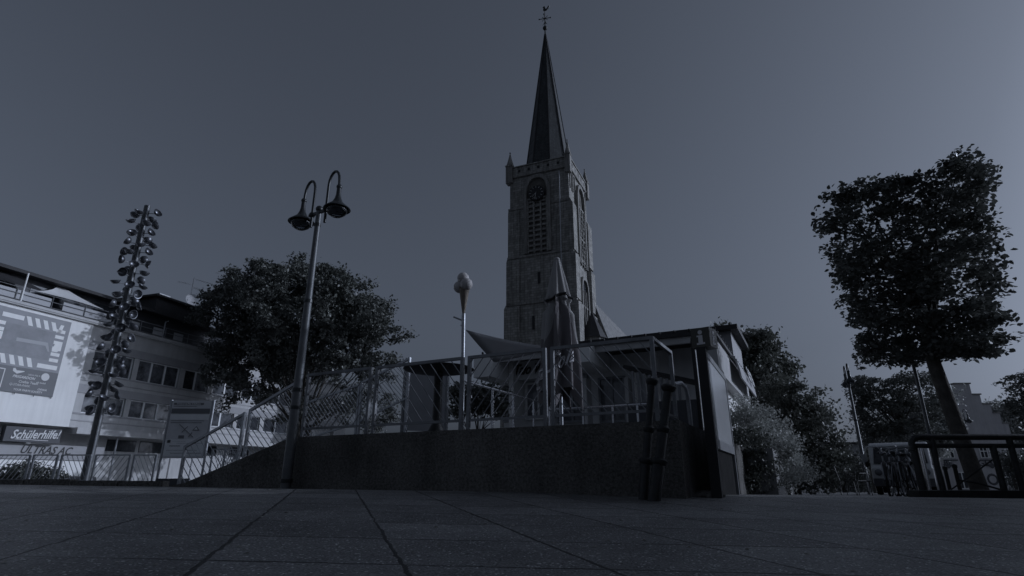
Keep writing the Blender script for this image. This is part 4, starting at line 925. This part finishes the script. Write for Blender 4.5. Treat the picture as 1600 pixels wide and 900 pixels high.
# ------------------------------------------------------------------ cafe pavilion
def cafe():
    v0 = 7.0; ur = .6; t = thing('cafe_pavilion', 'low flat roofed ice cream cafe with glazed front behind the terrace', 'cafe', T(ur, v0, WT-.03), TRZ)
    def lp(px, py): u, z = onT(px, py, v0); return -(u-ur), z-(WT-.03)
    ZR = 2.62; XL = lp(765, 580)[0]
    q = MB(); q.b(XL, 0, .9, 7.2, 0, ZR); q.build('wall', M['cafew'], t)
    q = MB(); q.b(XL-.25, .35, -.45, 7.6, ZR, ZR+.09); q.build('roof_slab', M['roof'], t)
    q = MB(); q.b(XL-.2, .28, -.38, -.28, ZR-.16, ZR); q.b(.2,.28,-.28,7.5,ZR-.16,ZR); q.build('eave_board', M['grey'], t)
    q = MB()
    for i in range(int((.3-XL)/.36)): q.sphere((XL+i*.36, -.41, ZR+.14), .04, 8, 6)
    for i in range(18): q.sphere((.32, -.3+i*.42, ZR+.14), .04, 8, 6)
    q.build('roof_tile_ends', M['roof'], t)
    # front: piers
    def pier(px0, px1, z0, z1, y0, y1, m, nm='pier'):
        x0 = lp(px0, 600)[0]; x1 = lp(px1, 600)[0]; q = MB(); q.b(x0, x1, y0, y1, z0, z1); return q.build(nm, M[m], t)
    pier(790, 797, 0, ZR, .2, .9, 'white'); pier(906, 914, 0, 1.9, .1, .5, 'grey'); pier(1019, 1027, 0, ZR-.2, .0, .5, 'white'); pier(967, 973, 0, 1.9, .5, .9, 'grey')
    # white fascia boxes
    x0, z1 = lp(763, 572); x1, z0 = lp(789, 592); q = MB(); q.b(x0, x1, -.82, .9, z0-.05, ZR-.01); q.build('fascia_box', M['white'], t)
    x0, z1 = lp(903, 545); x1, z0 = lp(938, 566); q = MB(); q.b(x0, x1, -.82, .9, z0-.12, ZR-.01); q.build('fascia_box', M['white'], t)
    x0, z1 = lp(797, 565); x1, z0 = lp(846, 582); q = MB(); q.b(x0, x1, .4, .9, z0-.08, z1+.06); sg = q.build('sign_panel', M['cafew'], t)
    text('lettering', 'Talo Voci', .42, M['black'], sg, Matrix.Translation(((x0+x1)/2, .38, (z0+z1)/2+.0)) @ FACE, .5, .01, .012, xscale=.72)
    # windows and doors
    def win(px0, px1, py0, py1, nm='window', y=.86, m='white', gm='glass2', mid=True):
        x0, z1 = lp(px0, py0); x1, z0 = lp(px1, py1); z0 = max(z0, .04); q = MB(); e = .06
        for a in ((x0,x0+e,z0,z1),(x1-e,x1,z0,z1),(x0+e,x1-e,z1-e,z1),(x0+e,x1-e,z0,z0+e)): q.b(a[0],a[1],y-.05,y+.03,a[2],a[3])
        if mid: q.b((x0+x1)/2-.03,(x0+x1)/2+.03,y-.045,y+.03,z0+e,z1-e)
        o = q.build(nm, M[m], t); q = MB(); q.b(x0+e,x1-e,y,y+.02,z0+e,z1-e); q.build('pane', M[gm], o)
    win(801, 844, 592, 650); win(765, 788, 596, 655, m='steeld'); win(918, 966, 583, 655, 'glass_door', m='steeld'); win(977, 1017, 572, 640, 'door')
    win(850, 904, 580, 655, m='steeld')
    # right end: lit grey fascia and small lamp box
    q = MB(); q.b(.0, .32, -.3, 7.0, 1.75, ZR-.16); q.build('side_fascia', M['grey'], t)
    q = MB(); q.b(.02, .06, .9, 7.2, 0, 1.75); q.build('side_wall', M['white'], t)
    # curved awning on the side with lettering
    q = MB(); pf = [(.33,ZR-.02),(.42,ZR-.06),(.50,ZR-.2),(.55,ZR-.42),(.58,ZR-.68),(.54,ZR-.68),(.50,ZR-.44),(.46,ZR-.24),(.40,ZR-.12),(.33,ZR-.08)]
    q.prism(pf, 2.2, 6.6); aw = q.build('curved_awning', M['band'], t, True)
    mt = Matrix.Translation((.60, 4.7, ZR-.30)) @ Matrix.Rotation(R(90), 4, 'Z') @ Matrix.Rotation(R(-10), 4, 'X') @ FACE
    text('lettering', "SaTOb", .62, M['letter'], aw, mt, .45, .012, .02)
    # raised part behind
    q = MB(); q.b(-.4, .15, 5.2, 8.2, ZR+.16, ZR+1.35); q.b(-5, -.4, 5.2, 8.2, ZR+.16, ZR+1.2); q.build('upper_storey', M['band'], t)
    q = MB(); q.b(-5.2, .4, 4.9, 8.4, ZR+1.35, ZR+1.5); q.build('upper_roof', M['roof'], t)
cafe()
# two storey house part behind the cafe with small windows
p = T(-.15, 13.5, WT-.03); t = thing('rear_house', 'small flat roofed pale house with two windows rising behind the cafe awning', 'house', (at(1096,600,21).x, 21, -.5), -R(20))
q = MB(); q.b(-2.2, .85, 0, 4, 0, 5.5); q.build('wall', M['grey'], t)
q = MB(); q.b(-2.5, 1.0, -.3, 4.2, 5.5, 5.72); q.build('roof', M['roof'], t)
for x0, x1 in ((-.2,.18),(.28,.72)):
    q = MB(); q.b(x0, x1, -.05, 0, 4.5, 5.1); o = q.build('window', M['dark'], t); q = MB(); q.b(x0+.05, x1-.05, -.06, -.051, 4.55, 5.05); q.build('pane', M['posterl'], o)

# glass windbreak along terrace side
gw = thing('glass_windbreak', 'framed glass windbreak panels between railing corner and poster stand', 'glass screen', T(0,0,WT), TRZ)
for v in (2.6, 3.7, 4.9, 6.2):
    q = MB(); q.b(-.19,-.13,v-.03,v+.03,-.03,1.55-.0*(v-2.4)); q.build('post', M['black'], gw)
q = MB(); q.bar((-.16,2.57,1.57),(-.16,6.25,1.57),.05); q.bar((-.16,2.6,.1),(-.16,6.2,.1),.04); q.build('frame_rail', M['black'], gw)
for v0_, v1_ in ((2.63,3.67),(3.73,4.87),(4.93,6.17)):
    q = MB(); q.b(-.165,-.155,v0_,v1_,.12,1.54); q.build('pane', M['screen'], gw)
# ice cream counter
b = T(.9, 4.2, WT-.03); t = thing('ice_cream_counter', 'dark serving counter with sloping canopy in front of the cafe door', 'counter', b, TRZ)
q = MB(); q.b(-.8,.5,-.4,.4,0,.75); q.build('cabinet', M['dark'], t)
q = MB(); q.bar((-.85,-.1,1.5),(.75,-.1,1.02),.5,.06); q.build('canopy', M['black'], t)
q = MB()
for i in range(9): q.b(-.7+i*.11,-.7+i*.11+.05,-.35,-.3,.75,1.38-i*.033)
q.build('glass_slat', M['steeld'], t)

# ------------------------------------------------------------------ folding stanchions leaning on the wall
for i, (a, b_, lb) in enumerate((((1006,772),(1019,592),'slimmer black cast iron post leaning at the wall, left of the pair'), ((1022,776),(1045,602),'thicker black cast iron post leaning at the wall, right of the pair'))):
    Yb = 6.75 if i == 0 else 6.55; Pb = gp(a[0], Yb); Pt = at(b_[0], b_[1], Yb+.05); ax = Pt-Pb; H = ax.length
    t = thing('iron_post', lb, 'post', Pb); t.rotation_euler = ax.to_track_quat('Z', 'Y').to_euler()
    k = .98 if i == 0 else 1.14
    q = MB(); q.lathe([(.062*k,-.05),(.062*k,.40),(.050*k,.43),(.050*k,.80),(.044*k,.82),(.044*k,H-.05)], 18); q.build('shaft', M['iron'], t, True)
    for z, r in ((.42,.085),(.78,.068)):
        q = MB(); q.lathe([(.05*k,z-.04),(r*k*.85,z-.03),(r*k,z-.005),(r*k,z+.015),(r*k*.8,z+.03),(.045*k,z+.04)], 20); q.build('collar', M['iron'], t, True)
    q = MB(); q.lathe([(.045*k,H-.08),(.072*k,H-.05),(.076*k,H-.02),(.06*k,H),(.001,H+.01)], 20); q.build('cap', M['iron'], t, True)

# ------------------------------------------------------------------ poster stand with info cube
def poster_stand():
    n0 = Vector((2.48, 7.25, 0)); f0 = Vector((3.50, 9.35, 0)); d = (f0-n0).normalized(); L_ = (f0-n0).length; g = G(2.5, 7.3)
    t = thing('poster_stand', 'big blank backlit style poster stand with dark frame, seen at a steep angle', 'advertising stand', (n0.x, n0.y, g), math.atan2(d.y, d.x))
    zt = at(1093, 547, 7.3).z-g; z0 = .58
    q = MB()
    q.b(-.05, .07, -.06, .06, -.05, zt+.02); q.build('near_column', M['black'], t)
    q = MB(); q.b(L_-.06, L_+.02, -.05, .06, -.05, zt); q.build('far_column', M['steeld'], t)
    q = MB(); q.b(.07, L_-.06, -.05, .06, zt-.08, zt); q.b(.07, L_-.06, -.05, .06, z0, z0+.12); q.build('frame', M['steeld'], t)
    q = MB(); q.b(.07, L_-.06, -.04, .05, z0+.12, zt-.08); q.build('blank_panel', M['screen'], t)
    q = MB(); q.b(.07, L_-.06, -.01, .04, -.05, z0); q.build('plinth', M['dull'], t)
    c = thing('info_cube', 'dark sign cube with pale letter i on its sides, on the poster stand', 'sign', at(1102, 546, 7.35)+Vector((0,0,.0)), -R(40))
    s_ = .125; q = MB(); q.b(-s_, s_, -s_, s_, 0.01, .27); q.b(-.02,.02,-.02,.02,-.05,.02); q.build('cube', M['cube'], c)
    for rz in (0, R(90), R(180), -R(90)):
        mt = Matrix.Rotation(rz, 4, 'Z'); q = MB()
        for vf in (boxvf(-.03,.028,-s_-.004,-s_,.07,.17), boxvf(-.055,.055,-s_-.004,-s_,.045,.07), boxvf(-.05,-.03,-s_-.004,-s_,.15,.17)): q.add(*vf, mt)
        q.lathe([(.001,.004),(.03,.004),(.03,0)], 14, mt @ Matrix.Translation((0,-s_,.21)) @ FACE); q.build('letter_i', M['letter2'], c)
poster_stand()
q = MB(); 
bm = bmesh.new(); bmesh.ops.create_icosphere(bm, subdivisions=3, radius=1)
for v in bm.verts:
    n = v.co.copy(); k = 1+.12*math.sin(n.x*5+1)+.1*math.sin(n.y*7)+.08*math.sin(n.z*9+n.x*4); v.co = Vector((n.x*.24*k, n.y*.12*k, max(-.02, n.z*.07*k)))
me = bpy.data.meshes.new('kerb_stone'); bm.to_mesh(me); bm.free(); me.materials.append(M['conc']); o = bpy.data.objects.new('kerb_stone', me); C.objects.link(o); b = gp(1104, 7.4); o.location = b; o.rotation_euler.z = -R(10)
tag(o, 'rough stone lump lying at the foot of the poster stand', 'stone')

# ------------------------------------------------------------------ right side street furniture
def guard():
    Y = 9.0; x0 = at(1424,682,Y).x; g = G(x0, Y); zt = at(1424,683,Y).z; t = thing('tubular_guard_frame', 'heavy dark tubular guard frame on a ground beam beside the big linden', 'guard rail', (x0, Y, g)); z = zt-g; W = 2.6
    q = MB(); q.tube([(-.03,0,z-.20),(-.02,0,z-.08),(.03,0,z-.02),(.12,0,z),(W,0,z)], .045, 12); q.build('top_rail', M['iron'], t, True)
    q = MB(); q.tube([(0.0,.0,z-.13),(W,0,z-.13)], .036, 10); q.build('lower_rail', M['iron'], t, True)
    for x, y, zz, r in ((.30,0,z,.045),(.10,.14,z-.12,.06),(1.22,0,z-.12,.045),(1.50,0,z,.045),(2.5,0,z,.045)):
        q = MB(); q.tube([(x,y,.08),(x,y,zz)], r, 12); q.build('post', M['iron'], t, True)
    q = MB(); q.b(-.16,W,-.14,.14,-.02,.10); q.build('ground_beam', M['iron'], t)
    q = MB(); q.tube([(1.2,.02,.55),(.85,.3,.22),(.7,.5,.05)], .012, 6); q.tube([(.75,.3,.25),(1.0,.2,.2),(1.28,.02,.08)], .016, 6); q.build('brace_rod', M['iron'], t)
guard()
b = gp(1475, 13.6); q = MB(); H = 4.9; q.tube([(0,0,-.05),(0,0,1.25),(0,0,1.26),(0,0,H)], [.055,.055,.042,.04], 12); tag(q.build('steel_pole', M['lampp'], None, True, b), 'thin steel pole rising into the big linden crown', 'pole')
b = gp(1456, 10.2); q = MB(); q.lathe([(.024,-.05),(.024,.78),(.018,.82),(.001,.83)], 16); tag(q.build('steel_bollard', M['polish'], None, True, b), 'polished steel bollard glinting behind the guard frame', 'bollard')
for px, Yb, lb in ((1503,13.5,'short dark bollard just left of the big linden trunk'), (1487,14.5,'short dark bollard behind the guard frame, next to the thin steel pole')):
    b = gp(px, Yb); q = MB(); q.lathe([(.065,-.05),(.065,.06),(.045,.08),(.042,.62),(.055,.64),(.05,.70),(.001,.73)], 16); tag(q.build('bollard', M['iron'], None, True, b), lb, 'bollard', 'dark iron bollards by the linden')

# bicycles
def bicycle(loc, rz, label):
    t = thing('bicycle', label, 'bicycle', loc, rz, 'bicycles parked at the guard frame')
    for x in (-.52, .52):
        mt = Matrix.Translation((x, 0, .34)) @ Matrix.Rotation(R(90), 4, 'X'); q = MB()
        q.lathe([(.34+.02*math.cos(k*math.pi/3), .02*math.sin(k*math.pi/3)) for k in range(7)], 28, mt); wh = q.build('wheel', M['tyre'], t, True)
        q = MB()
        for k in range(10): a = k*math.pi/5; q.tube([(x,0,.34),(x+.32*math.cos(a),0,.34+.32*math.sin(a))], .003, 4)
        q.lathe([(.312,-.01),(.318,.0),(.312,.01)], 28, mt); q.build('spokes', M['steel'], wh)
        q = MB(); q.lathe([(.37,-.025),(.378,0),(.37,.025)], 28, mt)
        q.v, q.f = q.v, [f for f in q.f if sum(q.v[i][2] for i in f)/4 > .42]; q.build('mudguard', M['iron'], t)
    q = MB(); 
    for a, b_ in (((-.52,0,.34),(-.05,0,.30)),((-.05,0,.30),(-.18,0,.82)),((-.52,0,.34),(-.16,0,.72)),((-.05,0,.30),(.36,0,.72)),((-.16,0,.72),(.33,0,.82))): q.tube([a, b_], .016, 8)
    q.build('frame', M['bike'], t, True)
    q = MB(); q.tube([(.52,.04,.34),(.42,.04,.66),(.38,0,.70),(.33,0,.98)], .014, 8); q.tube([(.52,-.04,.34),(.42,-.04,.66),(.38,0,.70)], .014, 8); q.build('fork', M['steel'], t, True)
    q = MB(); q.tube([(.16,-.31,.98),(.26,-.26,1.02),(.36,-.1,1.0),(.36,.1,1.0),(.26,.26,1.02),(.16,.31,.98)], .012, 8); q.build('handlebar', M['steel'], t, True)
    q = MB(); q.sphere((-.22,0,.90), .12, 12, 8, 1.05, .75, .32); q.tube([(-.18,0,.80),(-.21,0,.88)], .014, 6); q.build('saddle', M['black'], t, True)
    q = MB(); q.sphere((.44,0,.86), .045, 10, 8); q.build('headlamp', M['mirror'], t, True)
    q = MB(); q.tube([(-.05,-.06,.30),(.10,-.06,.20)], .01, 6); q.tube([(-.05,.06,.30),(-.2,.06,.40)], .01, 6); q.b(.06,.14,-.15,-.06,.18,.21); q.b(-.24,-.16,.06,.15,.38,.41); q.build('pedal', M['iron'], t)
    return t
bl = ['leftmost bicycle of the row beside the guard frame'] + ['%s bicycle from the left in the row beside the guard frame' % k for k in ('second', 'third', 'fourth', 'fifth')] + ['rightmost bicycle of the row, closest to the guard frame post']
b0 = None
for i, px in enumerate((1391, 1400, 1409, 1419, 1429, 1441)):
    b = gp(px, 12.8+.22*(i % 2)); rz = R(-122+i*4 - (i % 2)*14)
    if b0 is None: b0 = bicycle(b, rz, bl[0])
    else:
        c = copy_tree(b0); c.location = b; c.rotation_euler = (R(4*(i-2.5)), 0, rz); c['label'] = bl[i]

# bistro chairs
def chair(loc, rz, label):
    t = thing('bistro_chair', label, 'chair', loc, rz, 'bistro chairs by the distant lamp')
    q = MB(); q.b(-.21,.21,-.21,.21,.44,.47); q.build('seat', M['iron'], t)
    q = MB(); q.tube([(-.2,.2,.46),(-.21,.27,.8),(-.15,.3,.92),(.15,.3,.92),(.21,.27,.8),(.2,.2,.46)], .013, 8)
    for k in range(6): x = -.13+k*.052; q.tube([(x,.2,.47),(x,.3,.91)], .007, 5)
    q.build('backrest', M['iron'], t, True)
    for x, y in ((-.19,-.19),(.19,-.19),(-.19,.19),(.19,.19)):
        q = MB(); q.tube([(x,y,.45),(x*1.15,y*1.2,0)], .013, 6); q.build('leg', M['iron'], t)
    for s_ in (-1, 1): q = MB(); q.tube([(.21*s_,.26,.68),(.24*s_,-.1,.68),(.22*s_,-.19,.45)], .012, 6); q.build('armrest', M['iron'], t, True)
    return t
c0 = chair(gp(1327, 20), R(60), 'bistro chair standing left, next to the distant lamp foot')
for px, Yc, a, lb in ((1342, 19.4, -70, 'bistro chair in the middle, beside the lamp pole'), (1352, 20.6, 150, 'bistro chair on the right, half behind the distant lamp pole')):
    c = copy_tree(c0); c.location = gp(px, Yc); c.rotation_euler = (0,0,R(a)); c['label'] = lb
b = gp(1360, 23); q = MB(); q.tube([(0,0,0),(0,0,1.5)], .035, 8); q.b(-.1,.1,-.045,-.035,1.2,1.5); tag(q.build('marker_post', M['steel'], None, False, b), 'thin pale marker post right of the distant lamp', 'post')

# van
def van():
    b = gp(1417, 22); t = thing('parked_van', 'white van parked nose towards the camera behind the bicycles', 'van', b, R(-35))
    W, H = 1.95, 1.92; q = MB()
    # body side profile in YZ, extruded across X (build as prism along x)
    prof = [(0,.35),(0,.95),(.18,1.08),(.75,H-.08),(1.1,H),(4.6,H),(4.75,H-.2),(4.8,.35)]
    mt = Matrix.Rotation(R(90), 4, 'Z'); 
    q.prism(prof, -W/2, W/2, Matrix(((0,-1,0,0),(1,0,0,0),(0,0,1,0),(0,0,0,1)))); bo = q.build('body', M['van'], t)
    bv = bo.modifiers.new('bevel', 'BEVEL'); bv.width = .09; bv.segments = 3; bv.limit_method = 'ANGLE'
    q = MB(); x = W/2-.12; q.add([(-x,.20,1.10),(x,.20,1.10),(x-.06,.70,H-.16),(-x+.06,.70,H-.16)], [(0,1,2,3)]); o = q.build('windscreen', M['glass'], t); o.location = (0,-.035,.012)
    for s_ in (-1,1):
        q = MB(); xs = s_*(W/2+.004); q.add([(xs,.45,1.12),(xs,1.5,1.12),(xs,1.5,H-.2),(xs,.85,H-.2)], [(0,1,2,3)]); q.build('side_window', M['glass'], t)
        q = MB(); q.sphere((s_*.74,-.02,.80), .13, 14, 10, 1.0, .35, .9); q.build('headlight', M['mirror'], t, True)
        q = MB(); q.sphere((s_*(W/2+.14),.55,1.12), .13, 10, 8, .6, .4, 1.0); q.bar((s_*W/2,.55,1.08),(s_*(W/2+.12),.55,1.08),.04); q.build('wing_mirror', M['black'], t, True)
        for y in (.85, 3.9):
            q = MB(); q.lathe([(.2,-.1),(.33,-.1),(.345,0),(.33,.1),(.2,.1)], 24, Matrix.Translation((s_*(W/2-.12), y, .33)) @ Matrix.Rotation(R(90), 4, 'Y')); wh = q.build('wheel', M['tyre'], t, True)
            q = MB(); q.lathe([(.001,-.11),(.2,-.08),(.2,.08),(.001,.11)], 20, Matrix.Translation((s_*(W/2-.12), y, .33)) @ Matrix.Rotation(R(90), 4, 'Y')); q.build('rim', M['steel'], wh, True)
    q = MB(); q.b(-.55,.55,-.03,.02,.70,.90); q.build('grille', M['black'], t)
    q = MB(); q.b(-W/2+.03,W/2-.03,-.10,.05,.30,.58); q.build('bumper', M['dark'], t)
    q = MB(); q.b(-.26,.26,-.115,-.105,.40,.51); q.build('number_plate', M['letter'], t)
    q = MB(); q.tube([(-.7,.16,1.1),(-.1,.35,1.35)], .012, 5); q.tube([(.1,.16,1.1),(.6,.35,1.35)], .012, 5); q.build('wiper', M['black'], t)
van()

# step gabled house
def gable():
    Y = 55; b = Vector((at(1503,600,Y).x, Y, -.95)); t = thing('step_gabled_house', 'pale old house with stepped gable and tavern lettering', 'house', b, R(-3)); 
    def lp(px, py): q = at(px, py, Y)-b; return q.x, q.z
    P = []; steps = [(1514,600),(1530,617),(1546,632),(1560,646),(1573,662),(1588,680)]
    cx = 0.0; top = lp(1500,600)[1]
    right = []
    for i, (px, py) in enumerate(steps):
        x, z = lp(px, py); right.append((x, z))
    poly = [(-right[-1][0]-.3, 0), (right[-1][0]+.3, 0)]
    for i in range(len(right)-1, -1, -1):
        x, z = right[i]; nz = right[i+1][1] if i < len(right)-1 else right[i][1]-1.2
        if i < len(right)-1: poly.append((x, right[i+1][1]))
        else: poly.append((x+.3 if False else right[-1][0]+.3, z))
        poly.append((x, z)) if i < len(right)-1 else None
    L_ = [(-x, z) for x, z in poly[2:][::-1]]
    q = MB(); q.prism(poly+L_, 0, .5); g = q.build('gable_wall', M['brick2'], t)
    q = MB()
    for i, (x, z) in enumerate(right):
        xi = right[i-1][0] if i else 0
        for s_ in (-1, 1): q.b(s_*xi, s_*(x+.12), -.08, .58, z, z+.12)
    q.build('coping', M['trim'], g)
    q = MB(); hw = right[-1][0]; q.prism([(-hw,0),(hw,0),(hw,right[-1][1]-.3),(0,top-1.0),(-hw,right[-1][1]-.3)], .5, 12); q.build('house_body', M['brick2'], t)
    q = MB(); q.prism([(-hw-.2,right[-1][1]-.4),(0,top-.75),(0,top-1.0),(-hw-.1,right[-1][1]-.6)], .5, 12.1); q.prism([(hw+.2,right[-1][1]-.4),(0,top-.75),(0,top-1.0),(hw+.1,right[-1][1]-.6)], .5, 12.1); q.build('roof', M['roof'], t)
    for px, py, w_, h_ in ((1478,705,1.2,1.1),(1543,705,1.2,1.1),(1483,690,.1,.1)):
        if w_ < .5: continue
        x, z = lp(px, py)
        for dx in (-.42,.42):
            q = MB(); e = .36
            for a in ((-e,-e+.07,-h_/2,h_/2),(e-.07,e,-h_/2,h_/2),(-e,e,-h_/2-.05,-h_/2),(-e,e,h_/2,h_/2+.05),(-.03,.03,-h_/2,h_/2)): q.b(x+dx+a[0],x+dx+a[1],-.06,-.0,z+a[2],z+a[3])
            q.b(x+dx-e,x+dx+e,-.055,0,z-.04,z+.04)
            o = q.build('window', M['white'], t); q = MB(); q.b(x+dx-e+.07,x+dx+e-.07,-.03,-.005,z-h_/2,z+h_/2); q.build('pane', M['glass'], o)
        q = MB(); q.b(x-.95,x+.95,-.12,-.002,z-h_/2-.3,z-h_/2-.2); q.build('sill', M['dark'], t)
        q = MB(); q.prism([(x-.45,z-h_/2-.62),(x,z-h_/2-1.0),(x+.45,z-h_/2-.62)], -.1, -.002); q.build('wall_anchor', M['dark'], t)
    for px, py in ((1570,743),(1582,743),(1505,748)):
        x, z = lp(px, py); q = MB(); q.b(x-.4,x+.4,-.05,0,z-.9,z+.6); o = q.build('window', M['white'], t); q = MB()
        for dx in (-.19,.19):
            for z0, z1 in ((-.82,-.2),(-.1,.52)): q.b(x+dx-.14,x+dx+.14,-.056,-.051,z+z0,z+z1)
        q.build('pane', M['glass'], o)
    for s_, px, py, sz in (('BE', 1483, 724, .75), ('GESTA', 1548, 724, .8), ('RITZ', 1494, 684, .5), ('GASTST', 1540, 684, .5)):
        x, z = lp(px, py); text('lettering', s_, sz, M['dark'], t, Matrix.Translation((x,-.03,z)) @ FACE, 0, .02, .012)
    x, z = lp(1551, 749); q = MB(); q.lathe([(.32,0),(.42,.06),(.52,0)], 16, Matrix.Translation((x,-.02,z)) @ FACE); q.build('round_crest', M['dark'], t)
M['brick2'] = mat('painted_brick_wall', (0.5, 0.49, 0.5), .85, 0, .08, 1.5, .2, 10, .3, .12)
gable()

# distant low buildings closing the street
for i, (px0, px1, py, Y, lb) in enumerate(((1262,1292,725,50,'pale low building glimpsed behind the conifer foot'),(1290,1345,694,60,'grey flat roofed building above the small pruned linden'),(1585,1660,690,62,'low house half hidden behind the right hedge bush'))):
    a = at(px0, py, Y); c = at(px1, py, Y); g = -1.2
    t = thing('distant_building', lb, 'building', ((a.x+c.x)/2, Y, g), 0); w_ = c.x-a.x; h_ = a.z-g
    q = MB(); q.b(-w_/2,w_/2,0,6,0,h_); q.build('wall', M['white'] if i == 0 else M['band'], t)
    q = MB(); q.b(-w_/2-.2,w_/2+.2,-.2,6.2,h_,h_+.2); q.build('roof', M['roof'], t)
    for x in (-.25,.25):
        q = MB(); q.b(x*w_-.4,x*w_+.4,-.03,0,h_*.55,h_*.8); q.build('window', M['glass'], t)

# unseen houses added right and behind, out of frame, to cast shade over the pavement
for i, (x0, x1, y0, y1, h, lb) in enumerate(((11,20,-24,8.8,6.6,'unseen brick house added right of the camera to shade the pavement'),(21,30,-14,18.0,5.2,'unseen brick house added further right to shade the ground by the linden'))):
    t = thing('shade_house', lb, 'house', (x0, y0, -.3)); W_, D_ = x1-x0, y1-y0
    q = MB(); q.b(0,W_,0,D_,0,h); q.build('wall', M['brick'], t)
    q = MB(); q.b(-.3,W_+.3,-.3,D_+.3,h,h+.25); q.build('roof', M['roof'], t)
    for k in range(int(D_/3)):
        for z in (1.0, 4.0):
            q = MB(); q.b(-.03,0,1+k*3,2.2+k*3,z,z+1.5); q.build('window', M['glass'], t)
